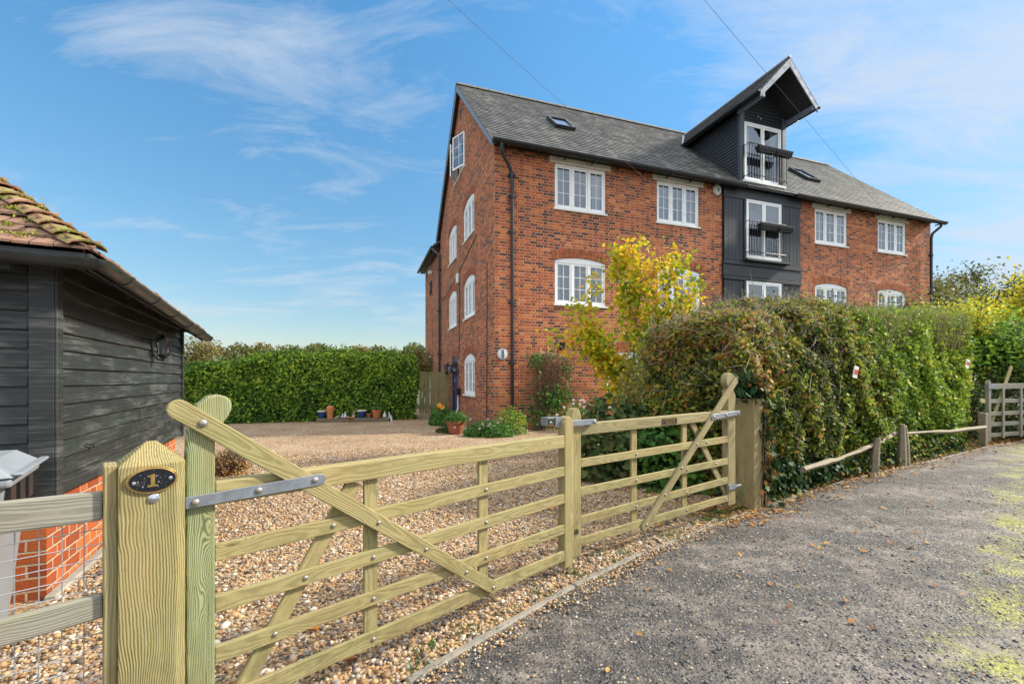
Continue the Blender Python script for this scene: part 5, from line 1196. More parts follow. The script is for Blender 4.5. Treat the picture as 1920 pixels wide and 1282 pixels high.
mb = MB(); mb.lathe([(.0165, 0), (.0165, .003), (.0125, .006), (.0095, .0062), (.009, .0085), (.004, .0105), (.0006, .011)], 22); mb.build('bell_push', M['chrome'], P1_, (pcx+.004, PY0-.001, 1.032), (R(90), 0, 0), smooth=True)
# right hand post
P2_ = thing('gate_post', 'plain square timber gate post half covered in ivy beside the hedge', 'post', (2.66, 4.86, 0), 34.7)
post_mesh([(0, 0), (.19, 0), (.19, .21), (0, .21)], 1.235, .012, .09, .1).build('post_shaft', M['post_brown'], P2_, (0, 0, 0), (0, -R(90), 0), bevel=.01, seg=2)

# ---- rail and wire fence on the left
FN = thing('rail_fence', 'weathered two rail fence with square wire netting left of the numbered post', 'fence', (.46, 3.32, 0), 44)
upright(FN, 'fence_post', [(-2.592, -.2), (-2.556, -.2), (-2.556, 1.158), (-2.592, 1.158)], -.052, .05, M['pine_old'], .004)
beam(FN, 'rail', (-3.9, 1.065), (-2.592, 1.022), .098, -.034, -.002, M['greywood'], bevel=.008)
beam(FN, 'rail', (-3.9, .655), (-2.592, .685), .082, -.034, -.002, M['greywood'], bevel=.008)
mb = MB(); w1 = .0017
for i in range(25): x = -2.64-i*.052; mb.tube([(x, .0035, .02), (x+.002, .0035, 1.05)], w1, 5)
for j in range(21): z = .03+j*.0505; mb.tube([(-3.9, .0, z+random.uniform(-.001, .001)), (-2.592, .0, z)], w1, 5)
mb.build('wire_netting', M['wire'], FN)

# ---- far gate on the right with its short post
GF = thing('field_gate', 'distant weathered five bar gate past the end of the hedge', 'gate', (10.62, 9.86, 0), 20)
GW = M['greywood']
upright(GF, 'meeting_stile', [(0, .06), (.10, .06), (.10, 1.37), (.05, 1.44), (0, 1.37)], 0, .07, GW); upright(GF, 'hanging_stile', [(2.7, .06), (2.8, .06), (2.8, 1.7), (2.7, 1.7)], 0, .07, GW)
beam(GF, 'top_rail', (.1, 1.29), (2.7, 1.31), .12, 0, .06, GW)
for z in (.96, .68, .44, .20): beam(GF, 'rail', (.1, z), (2.7, z), .09, .005, .03, GW)
beam(GF, 'diagonal_brace', (.06, .25), (1.02, 1.75), .09, .03, .055, PN); beam(GF, 'diagonal_brace', (1.3, .25), (2.7, 1.6), .09, .03, .055, PN)
for x in (.56, 1.3, 2.0): beam(GF, 'upright_slat', (x, .12), (x, 1.26), .085, -.02, 0.004, GW)
mb = MB(); mb.box(-.03, .22, -.012, -.002, 1.24, 1.33); mb.build('gate_latch', M['galv'], GF)
mb = MB(); mb.box(0, .13, 0, .13, -.1, .72); o = mb.build('short_post', M['cleft'], None, (10.17, 9.50, 0), (0, 0, R(25)), bevel=.01); tag(o, 'short pale wooden post where the low rail meets the far gate', 'post')
FT = thing('rail_fence', 'short length of pale rail fence between the short post and the far gate', 'fence', (10.17, 9.6, 0), 35)
for z in (.95, .60, .30): beam(FT, 'rail', (.0, z+.05), (.62, z), .09, 0, .03, PN)

# ---- low cleft rail in front of the hedge on its stakes
LR = thing('cleft_rail_fence', 'low silvered cleft chestnut rail on stubby stakes along the hedge foot', 'fence', (0, 0, 0))
def rough_rail(pts, r):
    mb = MB(); n = 5; P = []
    for i in range(len(pts)-1):
        for k in range(5): P.append(Vector(pts[i]).lerp(Vector(pts[i+1]), k/5))
    P.append(Vector(pts[-1])); 
    for q in P: q += Vector((random.uniform(-.012, .012), random.uniform(-.012, .012), random.uniform(-.012, .012)))
    mb.tube(P, [r*random.uniform(.6, 1.2) for _ in P], n); return mb
rough_rail([(3.50, 5.34, .36), (4.35, 5.98, .36), (5.20, 6.62, .38), (5.75, 7.0, .44), (6.55, 7.56, .53), (8.3, 8.42, .46), (9.95, 9.30, .44)], .040).build('cleft_rail', M['cleft'], LR)
for (x, y, h, a) in ((5.62, 6.88, .54, .06), (6.55, 7.44, .70, 0), (6.72, 7.56, .66, -.03)):
    q = MB(); q.tube([(0, 0, -.1), (a*.3, 0, h*.5), (a, 0, h)], [.075, .066, .045], 6); q.build('cleft_stake', M['cleft'], LR, (x, y, 0), bevel=.008)

# ---- low slatted side gate by the house
sf = thing('slatted_gate', 'tall green stained slatted gate between hedge and house side', 'gate', (-3.80, 18.20, 0), 18.9)
n = 11
for i in range(n):
    upright(sf, 'slat', [(i*.112, .04), (i*.112+.085, .04), (i*.112+.085, 1.76+.03*math.sin(i*1.7)), (i*.112, 1.76)], 0, .02, M['fencegreen'], .003)
for z in (.35, 1.0, 1.5): beam(sf, 'ledge', (0, z), (1.23, z), .09, .021, .045, M['fencegreen'])

# ================================================================== HEDGES
def frame(o, loc, rz): o.location = loc; o.rotation_euler = (0, 0, R(rz))
hl = thing('clipped_hedge', 'long clipped dark green beech hedge across the back of the gravel drive', 'hedge', (-12.6, 13.6, 0), 14.8)
Hl = lambda x: 1.80+.62*np.clip((x-1.6)/3.2, 0, 1)+.03*np.sin(x*1.3)+.04*np.sin(x*3.1)
P, Nn = hedge_shell(52000, 9.45, 1.5, Hl, ('front', 'top', 'right', 'left'), .13, 0, .08); P[:, 2] = np.maximum(P[:, 2], .04); gp = lump(P*2.4, 1, 2)+.5*lump(P*6, 1, 1)+RNG.normal(0, .25, len(P)) > -.75; P, Nn = P[gp], Nn[gp]
leaves('foliage', P, Nn+np.array([0, 0, .35]), .098, M['lf_beech'], hl, LEAF6, .8, .25, np.clip(RNG.beta(1.5, 1.9, len(P))+.18*lump(P*2.2, 1, 7)+.03+.10*np.clip(P[:, 2]-1.2, -1, 1), 0, 1))
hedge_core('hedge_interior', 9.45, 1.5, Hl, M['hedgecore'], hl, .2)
n = 260; A = np.stack([RNG.uniform(0, 9.4, n), RNG.uniform(.1, 1.2, n), np.zeros(n)], 1); A[:, 2] = Hl(A[:, 0])-.15; Bq = A+np.stack([RNG.normal(0, .10, n), RNG.normal(0, .1, n), RNG.uniform(.15, .42, n)], 1)
twigs('top_shoots', A, Bq, np.full(n, .006), M['twig'], hl)
j_ = RNG.uniform(.3, 1, (n*6, 1)); idx = RNG.integers(0, n, n*6); leaves('shoot_leaves', A[idx]+(Bq[idx]-A[idx])*j_+RNG.normal(0, .03, (n*6, 3)), RNG.normal(0, 1, (n*6, 3)), .085, M['lf_beech'], hl)

# road hedge, near half (ivy, twigs, mixed leaves)
ha = thing('mixed_hedge', 'big shaggy mixed hedge beside the right gate post, twiggy with brown and green leaves', 'hedge', (2.72, 5.16, 0), 34.7)
La, Da = 4.3, 1.45
Ha = lambda x: 2.10+.50*np.clip(x/1.6, 0, 1)**.8+.10*np.sin(x*2.1)+.06*np.sin(x*5.3)
P, Nn = hedge_shell(112000, La, Da, Ha, ('front', 'top', 'left'), .24, 2, .17); P[:, 1] -= .22*np.clip((P[:, 0]-.5)/1.5, 0, 1)*np.sin(np.clip(P[:, 2]/2.3, 0, 1)*3.1)*(P[:, 1] < .6)
lowmask = (P[:, 2] < .45+.2*np.sin(P[:, 0]*3)) & (P[:, 1] < .4); P[lowmask, 1] += .05; P[:, 2] = np.maximum(P[:, 2], .05)
gaps = lump(P*2.2, 1, 5)+.5*lump(P*5.1, 1, 9)+.45*np.sin(P[:, 0]*17+P[:, 2]*9)*np.sin(P[:, 2]*15-P[:, 0]*7)+RNG.normal(0, .15, len(P)) > -.50; P, Nn = P[gaps], Nn[gaps]
cl_ = .28*np.sin(P[:, 0]*23+np.sin(P[:, 2]*19)*2)*np.sin(P[:, 2]*21+P[:, 0]*5+P[:, 1]*13)
tt = np.clip(cl_+RNG.beta(1.6, 1.7, len(P))*.85+.16*np.clip((P[:, 2]-1.7)/.8, -.3, 1)+.20*lump(P*3.3, 1, 3)+.22*np.clip(1.4-P[:, 0], 0, 1)*(P[:, 2] > 1.2), 0, 1)
leaves('foliage', P, Nn+np.array([0, 0, .3]), .060, M['lf_mixed'], ha, LEAF6, 1.0, .05, tt)
bm = RNG.uniform(0, 1, len(P)) < .34*np.clip((P[:, 0]-2.2)/1.6, 0, 1); P_b, N_b = P[bm]+Nn[bm]*.03, Nn[bm]; leaves('bright_leaves', P_b, N_b, .066, M['lf_bright'], ha, LEAF6, .8, .1)
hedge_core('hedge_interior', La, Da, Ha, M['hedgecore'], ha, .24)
def twig_skin(P, Nn, ln, r, up=.2):
    n = len(P); d_ = norm(np.cross(Nn, RNG.normal(0, 1, (n, 3)))+Nn*RNG.uniform(-.1, .55, (n, 1))+np.array([0, 0, up])); A = P-d_*ln*RNG.uniform(.3, .8, (n, 1)); return A, A+d_*ln*RNG.uniform(.7, 1.5, (n, 1)), np.full(n, r)*RNG.uniform(.6, 1.5, n)
sel = RNG.choice(len(P), 7500, replace=False); sel = sel[RNG.uniform(0, 1, len(sel)) < np.clip((P[sel, 2]-1.0)/1.2, .08, 1)*np.where(P[sel, 0] < 1.8, 1, .45)]
A, Bq, r_ = twig_skin(P[sel]+Nn[sel]*.04, Nn[sel], .26, .0034); twigs('twigs', A, Bq, r_, M['twigpale'], ha)
sel = RNG.choice(len(P), 2600, replace=False); A, Bq, r_ = twig_skin(P[sel], Nn[sel], .24, .004); twigs('dark_twigs', A, Bq, r_, M['twig'], ha)
# upright shoots on the top
tp = P[(P[:, 2] > Ha(P[:, 0])-.2)]; sel = RNG.choice(len(tp), 1500, replace=False); A = tp[sel]; Bq = A+np.stack([RNG.normal(0, .10, 1500), RNG.normal(0, .09, 1500), RNG.gamma(2, .055, 1500)], 1); twigs('top_shoots', A, Bq, np.full(1500, .0042), M['twig'], ha)
idx = RNG.integers(0, 1500, 2600); u_ = RNG.uniform(.2, 1.05, (2600, 1)); leaves('shoot_leaves', A[idx]*(1-u_)+Bq[idx]*u_+RNG.normal(0, .015, (2600, 3)), RNG.normal(0, 1, (2600, 3)), .042, M['lf_mixed'], ha, LEAF6)

# road hedge, far half: brighter leaves and upright clipped stems on top
hb = thing('mixed_hedge', 'far half of the roadside hedge, brighter yellow green leaves and bristly clipped top', 'hedge', (6.20, 7.55, 0), 29.5)
Lb, Db = 4.55, 1.6
Hb = lambda x: 2.62+.22*np.clip(x/3, 0, 1)+.06*np.sin(x*2.7+1)
P, Nn = hedge_shell(52000, Lb, Db, Hb, ('front', 'top', 'left', 'right'), .22, 4, .15)
lowmask = (P[:, 2] < .55) & (P[:, 1] < .4); P[lowmask, 1] += .06; P[:, 2] = np.maximum(P[:, 2], .05)
zt_ = P[:, 2]/Hb(P[:, 0]); keep = (RNG.uniform(0, 1, len(P)) > .45*np.clip((zt_-.66)/.2, 0, 1)) & (lump(P*2.2, 1, 5)+.45*np.sin(P[:, 0]*17+P[:, 2]*9)*np.sin(P[:, 2]*15-P[:, 0]*7)+RNG.normal(0, .2, len(P)) > -.6); P, Nn, zt_ = P[keep], Nn[keep], zt_[keep]
leaves('foliage', P, Nn+np.array([0, 0, .3]), .074, M['lf_bright'], hb, LEAF6, .9, .1, np.clip(RNG.beta(1.6, 2, len(P))+.12*(zt_-.5)+.15*lump(P*2.6, 1, 3)+.05*P[:, 0], 0, 1))
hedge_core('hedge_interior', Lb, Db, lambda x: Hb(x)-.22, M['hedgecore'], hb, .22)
n = 2600; A = np.stack([RNG.uniform(.0, Lb, n), RNG.uniform(.02, Db-.2, n)*RNG.uniform(.1, 1, n), np.zeros(n)], 1); A[:, 2] = Hb(A[:, 0])-RNG.uniform(.3, .75, n); Bq = A+np.stack([RNG.normal(.05, .09, n), RNG.normal(-.03, .06, n), RNG.uniform(.35, .78, n)], 1)
Bq[:, 2] = np.minimum(Bq[:, 2], Hb(Bq[:, 0])+RNG.uniform(-.1, .15, n)); twigs('bristly_stems', A, Bq, np.full(n, .0048), simple('ochre_stem', (.30, .24, .10), .8, 0, .45, 20, .1), hb)
idx = RNG.integers(0, n, 7000); u_ = RNG.uniform(.3, 1, (7000, 1)); leaves('stem_leaves', A[idx]*(1-u_)+Bq[idx]*u_+RNG.normal(0, .04, (7000, 3)), RNG.normal(0, 1, (7000, 3)), .06, M['lf_bright'], hb)

# ivy over the right hand post and along the hedge foot
iv = thing('ivy', 'dark ivy climbing over the right gate post and spilling along the hedge foot', 'climber', (2.66, 4.86, 0), 34.7)
def blob(n, c, s): return np.array(c)+RNG.normal(0, 1, (n, 3))*np.array(s)
P = np.concatenate([blob(420, (.10, .12, 1.33), (.10, .09, .07)), blob(260, (.24, .10, 1.0), (.05, .09, .2)), blob(330, (.25, .12, .65), (.06, .09, .22)), blob(260, (.30, .08, .30), (.08, .10, .14)), blob(520, (.75, .22, .22), (.35, .10, .12)), blob(650, (1.7, .2, .16), (.6, .10, .09)), blob(420, (3.0, .2, .14), (.7, .12, .08))]); P[:, 2] = np.abs(P[:, 2])+.02

rr_ = Matrix.Rotation(-R(34.7), 2); kq = offs(KERB, -.27)[7:12]; ux = []
for _ in range(1300):
    i = random.randrange(len(kq)-1); t = random.random(); w = Vector((kq[i][0]*(1-t)+kq[i+1][0]*t-2.66, kq[i][1]*(1-t)+kq[i+1][1]*t-4.86))+Vector((random.gauss(0, .08), random.gauss(0, .10))); w = rr_ @ w; ux.append((w.x, w.y, abs(random.gauss(0, .16))+.01))
uy = np.array(ux)[RNG.integers(0, len(ux), 1500)]+RNG.normal(0, .07, (1500, 3)); uy[:, 2] = np.abs(uy[:, 2])+.01
leaves('undergrowth_leaves', uy, np.tile([.4, -.8, .6], (1500, 1)), .05, M['lf_mixed'], iv, LEAF6, .7)
P = np.concatenate([P, np.array(ux)]); Nn = np.tile([.5, -.8, .5], (len(P), 1)); leaves('ivy_leaves', P, Nn, .072, M['lf_ivy'], iv, LEAFL, .5, .5)
P = np.concatenate([blob(130, (.16, .03, 1.42), (.09, .05, .05)), blob(110, (.24, .02, .75), (.04, .05, .25)), blob(60, (.26, .0, .35), (.05, .05, .12))]); leaves('dead_ivy_leaves', P, np.tile([.4, -.8, .3], (len(P), 1)), .062, M['lf_litter'], iv, LEAFL, .7, .8)
A = np.array([[.2, .05, .02]]*16)+RNG.normal(0, .03, (16, 3)); Bq = A+np.stack([RNG.normal(.02, .05, 16), RNG.normal(0, .03, 16), RNG.uniform(.6, 1.35, 16)], 1); twigs('ivy_stems', A, Bq, np.full(16, .008), M['twig'], iv)

def litter(name, n, pts, spread, size, mat='lf_litter', z=.012):
    k = np.array(pts); seg = RNG.integers(0, len(k)-1, n); u_ = RNG.uniform(0, 1, (n, 1)); P2 = k[seg]*(1-u_)+k[seg+1]*u_+RNG.normal(0, spread, (n, 2)); P = np.column_stack([P2, np.full(n, z)+RNG.uniform(0, .012, n)])
    return tag(leaves(name, P, np.tile([0, 0, 1.], (n, 1)), size, M[mat], None, LEAF6, .25, 0), kind='stuff')
litter('leaf_litter', 1500, offs(KERB, -.16)[6:13], .11, .05); litter('leaf_litter', 620, offs(KERB, .14)[6:13], .13, .045); litter('leaf_litter', 90, offs(KERB, 1.1)[4:12], .5, .045)
litter('leaf_litter', 220, [(.7, 4.2), (2.0, 5.6), (1.2, 7)], .45, .05); litter('leaf_litter', 420, [(10.3, 9.9), (14, 11.6)], .28, .06)
def grass_tufts(name, P2, n_per, h, mat='lf_green'):
    P = []; Bq = []
    for (x, y) in P2:
        for _ in range(n_per): a = random.uniform(0, 6.28); r_ = abs(random.gauss(0, .03)); P.append((x+r_*math.cos(a), y+r_*math.sin(a), 0)); Bq.append((x+r_*math.cos(a)*2.3, y+r_*math.sin(a)*2.3, h*random.uniform(.5, 1.2)))
    return twigs(name, np.array(P), np.array(Bq), np.full(len(P), .0028), M[mat])
kk = offs(KERB, -.10); tp = []
for i in range(3, 8):
    for _ in range(9 if i < 6 else 26): u_ = random.random(); tp.append((kk[i][0]*(1-u_)+kk[i+1][0]*u_+random.gauss(0, .07), kk[i][1]*(1-u_)+kk[i+1][1]*u_+random.gauss(0, .07)))
def tintset(o, v=.6): a = o.data.attributes.new('tint', 'FLOAT', 'POINT'); a.data.foreach_set('value', RNG.uniform(v-.4, v+.3, len(o.data.vertices)).astype(np.float32)); return o
tag(tintset(grass_tufts('grass', tp, 16, .045)), kind='stuff')

# individual big fallen leaves on the gravel
for i, (x, y, s, rz, lab) in enumerate([(-.92, 2.76, .085, 20, 'orange fallen leaf on gravel behind the near gate leaf, nearer the middle rail'), (-1.13, 2.52, .075, 80, 'orange fallen leaf on gravel close beside the rear brace'), (-.82, 2.25, .085, 140, 'brown curled leaf on gravel by the upright slat of the near leaf'), (.94, 4.66, .09, 200, 'bright orange leaf on gravel behind the far gate leaf'), (-.72, 3.55, .06, 60, 'small tan leaf on gravel seen over the second rail'), (.42, 4.9, .09, 10, 'tan leaf on gravel behind the meeting stiles')]):
    V, Fq = LEAFL[0]*s*np.array([1, 1, 3.5]), LEAFL[1]; q = MB(); q.add([tuple(v) for v in V], [tuple(f) for f in Fq]); q.add([(0, -s*.3, 0), (.002, -s*.3, 0), (.004, -s*.9, .01), (0, -s*.9, .012)], [(0, 1, 2, 3)])
    o = q.build('fallen_leaf', simple('rust_leaf', (.50, .17, .03), .8, 0, .4, 30, .2) if i != 2 else simple('brown_leaf', (.30, .11, .04), .8, 0, .4, 30, .2), None, (x, y, .028), (random.uniform(-.3, .3), .2, R(rz))); tag(o, lab, 'leaf')

# ================================================================== TREES AND SHRUBS
def hpt(u, v): c, s = math.cos(R(FA)), math.sin(R(FA)); return (CX+u*c-v*s, CY+u*s+v*c)
# the yellow tree in front of the house: slender multi-stem
tr = thing('small_tree', 'slender young tree with yellow and green autumn leaves in front of the house', 'tree', (2.62, 8.9, 0))
rs = random.Random(5); mb = MB(); tips = []
def limb(p, q, r0, r1, sag=0): 
    P_ = [Vector(p).lerp(Vector(q), k/6)+Vector((rs.gauss(0, .02), rs.gauss(0, .02), 0)) for k in range(7)]; mb.tube(P_, [r0+(r1-r0)*k/6 for k in range(7)], 6); return P_
stems = [((0, 0, 0), (-.15, 0, 1.9), (.03, .1, 4.15)), ((0, 0, .1), (.25, .1, 1.7), (.62, .1, 3.55)), ((0, 0, .1), (-.5, 0, 1.5), (-1.18, -.1, 2.9)), ((0, 0, .2), (.1, -.2, 1.6), (-.42, .0, 3.55)), ((.0, 0, .2), (.35, .1, 1.9), (.95, .0, 3.0)), ((0, 0, .2), (-.4, -.1, 1.3), (-1.05, 0, 2.05))]
for a, b, c in stems:
    P_ = limb(a, b, .032, .022)+limb(b, c, .022, .006)
    for k in range(15):
        i = rs.randint(3, 13); p = P_[i]; d_ = Vector((rs.gauss(0, .25), rs.gauss(0, .22), rs.uniform(.1, .45))); q = p+d_; limb(p, q, .008, .003); tips.append(q); tips.append(p.lerp(q, .6))
    tips += P_[9:]
mb.build('trunk', M['bark'], tr, smooth=True)
T_ = np.array([list(q) for q in tips]); T_ = T_[T_[:, 2] > 1.1]; NT = 7200; idx = RNG.integers(0, len(T_), NT); P = T_[idx]+RNG.normal(0, .125, (NT, 3)); tint = np.clip(RNG.beta(2.2, 2, NT)*.75+RNG.uniform(-.25, .36, len(T_))[idx]+.08, 0, 1)
leaves('crown', P, RNG.normal(0, .5, (NT, 3))+np.array([0, -.7, .6]), .082, M['lf_yellow'], tr, LEAFL, .5, .7, tint)

# shrubs below it
bush('vine_shrub', 'low dark leaved shrub tinged purple behind the far gate leaf', (1.55, 6.55, 0), .75, .7, 1.22, 1500, .10, 'lf_dark', tpl=LEAFL, twn=40, seed=3)
bush('vine_shrub', 'green leafy shrub between the purple tinged one and the hedge', (2.15, 6.05, 0), .6, .6, 1.0, 1300, .085, 'lf_green', tpl=LEAFL, twn=30, seed=4)
bush('vine_shrub', 'loose green shrub rising against the hedge end behind the gate brace', (2.65, 7.7, 0), 1.05, .8, 2.45, 5200, .062, 'lf_mixed', tpl=LEAF6, twn=260, seed=8, twmat='twigpale')
bush('heather_clump', 'small grey brown dormant heather clump on the gravel behind the hanging stile', (-4.33, 6.75, 0), .32, .3, .40, 900, .03, 'lf_litter', twn=700, seed=9, twmat='twig')
# flower border at the house corner
c = hpt(-.35, .2)
bush('flower_clump', 'low flowering clump with pink blooms at the house corner', (-.56, 11.35, 0), .68, .45, .40, 2400, .07, 'lf_green', cat='plant', seed=11)
bush('flower_clump', 'feathery dark green clump in front of the drainpipe', (-.05, 11.75, 0), .5, .35, .72, 1800, .05, 'lf_beech', cat='plant', tpl=LEAF4, seed=12)
bush('flower_clump', 'dark leafy clump with one orange bloom by the side gate', (-2.25, 14.1, 0), .42, .5, .62, 1500, .075, 'lf_green', cat='plant', seed=13)
bush('flower_clump', 'grey green clump spilling in front of the terracotta pot', (-1.75, 12.1, 0), .35, .25, .16, 1000, .06, 'lf_dark', cat='plant', seed=14)
def flowers(name, label, pts, s, mat, stemz=0):
    mb = MB(); 
    for (x, y, z) in pts:
        for k in range(7): a = k*6.283/7; mb.add([(x, y, z), (x+s*math.cos(a-.35), y+s*math.sin(a-.35)*.4-.01, z+s*math.sin(a-.35)), (x+1.2*s*math.cos(a), y-.015, z+1.2*s*math.sin(a)), (x+s*math.cos(a+.35), y+s*math.sin(a+.35)*.4-.01, z+s*math.sin(a+.35))], [(0, 1, 2, 3)])
    o = mb.build(name, M[mat]); tag(o, label, 'flowers'); return o
flowers('pink_blooms', 'pink blooms dotted over the corner flower clump', [(-.62+random.gauss(0, .32), 10.98+random.uniform(-.1, .1), random.uniform(.22, .5)) for _ in range(11)], .026, 'pinkflower')
flowers('orange_bloom', 'single orange bloom above the clump by the side gate', [(-2.23, 13.6, .66), (-2.15, 13.62, .60)], .07, 'orangeflower')
# climbing plant and trellis on the front wall
tl = thing('wooden_trellis', 'pale wooden trellis leaning on the brick front wall behind a climber', 'trellis', (*hpt(1.38, -.06), 0), FA)
for x in (.0, .24, .48): beam(tl, 'upright_slat', (x, .15), (x, 2.42 if x else 2.36), .032, 0, .015, M['trellis'])
for z in [.3+.24*k for k in range(9)]: beam(tl, 'cross_slat', (-.02, z), (.50, z), .028, -.013, -.001, M['trellis'])
for x in (.62, .86): beam(tl, 'upright_slat', (x, 1.2), (x, 2.17), .03, 0, .015, M['trellis'])
for z in (2.13, 1.9): beam(tl, 'cross_slat', (.58, z), (.92, z), .028, -.013, -.001, M['trellis'])
cl = thing('climbing_shrub', 'twiggy brown climber with some green leaves over the trellis', 'climber', (*hpt(1.55, -.3), 0), FA)
n = 1500; A = np.stack([RNG.normal(.05, .30, n), RNG.normal(0, .08, n), RNG.uniform(1.1, 2.15, n)], 1); Bq = A+np.stack([RNG.normal(0, .12, n), RNG.normal(-.02, .06, n), RNG.normal(-.16, .2, n)], 1); twigs('brown_stems', A, Bq, np.full(n, .0045), simple('brown_stem', (.21, .12, .065), .85, 0, .35, 20, .1), cl)
n = 60; A = np.stack([RNG.normal(-.3, .12, n), RNG.normal(0, .05, n), np.zeros(n)], 1); Bq = A+np.stack([RNG.normal(.15, .15, n), np.zeros(n), RNG.uniform(1.2, 1.9, n)], 1); twigs('main_stems', A, Bq, np.full(n, .009), M['twig'], cl)
P = np.concatenate([blob(520, (.18, -.08, .95), (.22, .1, .18)), blob(110, (-.42, -.05, 1.95), (.12, .07, .16)), blob(70, (.5, -.05, 1.75), (.1, .06, .2)), blob(50, (-.1, -.05, 2.05), (.25, .06, .06)), blob(260, (-.2, 0, .6), (.3, .08, .3)), blob(200, (0, -.1, .35), (.4, .1, .15))])
P[:, 2] = np.maximum(P[:, 2], .03); leaves('foliage', P, np.tile([0, -1., .4], (len(P), 1)), .085, M['lf_green'], cl, LEAF6, .7)
rb = bush('rose_bush', 'leafy bush with white flowers behind the meeting stiles', (*hpt(2.1, -.9), 0), .5, .35, .80, 1300, .06, 'lf_green', seed=21)
flowers('white_blooms', 'white and pale pink blooms over the rose bush', [(hpt(2.1, -1.25)[0]+random.gauss(0, .36), hpt(2.1, -1.25)[1], random.uniform(.5, .92)) for _ in range(26)], .032, 'whiteflower')
mb = MB(); mb.lathe([(.085, 0), (.09, .005), (.10, .16), (.105, .17), (.095, .17), (.085, .03)], 20); o = mb.build('mug_planter', M['cream'], None, (.19, 11.9, .0), smooth=True)
mb = MB(); mb.tube([(.095, 0, .14), (.15, 0, .13), (.16, 0, .09), (.13, 0, .05), (.09, 0, .05)], .012, 6); mb.build('handle', M['cream'], o, smooth=True); tag(o, 'cream mug shaped planter on the ground right of the drainpipe', 'planter')
def pot(name, label, loc, r, h, mat, rim=.02, parentless=True, cat='plant pot', soil=True):
    mb = MB(); mb.lathe([(r*.66, 0), (r*.68, .004), (r*.93, h*.8), (r*1.06, h*.8+.003), (r*1.08, h), (r*.95, h), (r*.9, h*.86)], 28); o = mb.build(name, M[mat], None, loc, smooth=True)
    if soil: s_ = MB(); s_.lathe([(r*.9, h*.86), (.001, h*.9)], 20); s_.build('soil', M['soil'], o)
    return tag(o, label, cat)
pt_ = pot('terracotta_pot', 'large terracotta pot of leafy plants beside the house corner border', (-1.50, 11.75, 0), .25, .36, 'terra2')
bush('potted_plant', 'green plants growing in the large terracotta pot', (-1.50, 11.75, .31), .33, .3, .30, 900, .06, 'lf_green', cat='plant', seed=31)
n = 90; A = RNG.normal(0, .05, (n, 3))+np.array([-1.15, 12.3, 0]); A[:, 2] = 0; Bq = A+np.stack([RNG.normal(0, .16, n), RNG.normal(0, .1, n), RNG.uniform(.3, .62, n)], 1); o = twigs('ornamental_grass', A, Bq, np.full(n, .006), M['drygrass']); tag(o, 'tuft of straw coloured grass between pot and pink flowers', 'grass tuft')

# sleeper bench with its pots
def sp(px, z=0): # a spot along the sleeper
    t = (px-597)/(733-597); return (-6.58+t*(2.38), 15.02+t*.26)
SA = math.degrees(math.atan2(.26, 2.38))
mb = MB(); mb.box(0, 2.39, -.12, .12, 0, .13); o = mb.build('railway_sleeper', M['sleeper'], None, (-6.60, 15.0, 0), (0, 0, R(SA)), bevel=.012); tag(o, 'old timber sleeper lying at the hedge foot under the pots', 'sleeper')
def at(px): x, y = sp(px); return (x, y, .13)
def bowl(label, px, r, h): 
    mb = MB(); mb.lathe([(r*.6, 0), (r*.62, .003), (r*.95, h*.75), (r*1.0, h*.9), (r*1.05, h*.93), (r*1.05, h), (r*.93, h), (r*.9, h*.8)], 24); o = mb.build('blue_pot', M['bluepot'], None, at(px), smooth=True)
    s_ = MB(); s_.lathe([(r*.95, h+.001), (r*1.055, h+.001), (r*1.055, h-.035), (r*1.05, h-.035)][::-1], 24); s_.build('rim', M['cream'], o, smooth=True); s_ = MB(); s_.lathe([(r*.92, h*.8), (.001, h*.84)], 16); s_.build('soil', M['soil'], o); return tag(o, label, 'plant pot')
bowl('blue glazed pot at the left end of the sleeper', 604, .145, .26); bowl('blue glazed pot right of middle on the sleeper', 679, .16, .27)
mb = MB(); mb.lathe([(.10, 0), (.105, .02), (.10, .12), (.11, .22), (.125, .32), (.115, .38), (.075, .41), (.05, .42), (.03, .46)], 22); o = mb.build('terracotta_urn', M['terra'], None, at(619.5), smooth=True); tag(o, 'tall terracotta urn with green sprig on the sleeper', 'urn')
q = MB(); q.lathe([(.045, .42), (.06, .44), (.02, .50), (.005, .53)], 8); q.build('green_finial', M['lf_green'], o); tintset(q and o.children[0])
q = MB(); q.tube([(.09, 0, .34), (.14, 0, .3), (.12, 0, .26)], .014, 6); q.tube([(-.09, 0, .34), (-.14, 0, .3), (-.12, 0, .26)], .014, 6); q.build('handle', M['terra'], o)
mb = MB(); mb.lathe([(.06, 0), (.065, .01), (.145, .035), (.15, .045), (.14, .045), (.06, .03)], 22); o = mb.build('white_dish', M['stonewhite'], None, at(646), smooth=True); tag(o, 'shallow white dish on the sleeper', 'dish')
mb = MB(); mb.lathe([(.045, 0), (.05, .02), (.035, .08), (.02, .10), (.032, .13), (.025, .16), (.001, .175)], 12, (.03, 0, 0)); mb.lathe([(.03, 0), (.036, .03), (.02, .07), (.028, .10), (.001, .12)], 10, (-.06, 0, 0)); x, y, z = at(646); o = mb.build('stone_figurine', M['stonewhite'], None, (x, y, z+.035), smooth=True); tag(o, 'small white figurine of two figures on the dish', 'figurine')
mb = MB(); mb.tube([(-.10, 0, .01), (-.02, 0, .05), (.06, 0, .09)], [.02, .016, .008], 8); o = mb.build('pale_shell', M['cream'], None, at(634), smooth=True); tag(o, 'pale long shell lying left of the dish', 'shell')
o = pot('white_pot', 'small white pot on the sleeper holding a cactus', at(663.5), .05, .10, 'stonewhite')
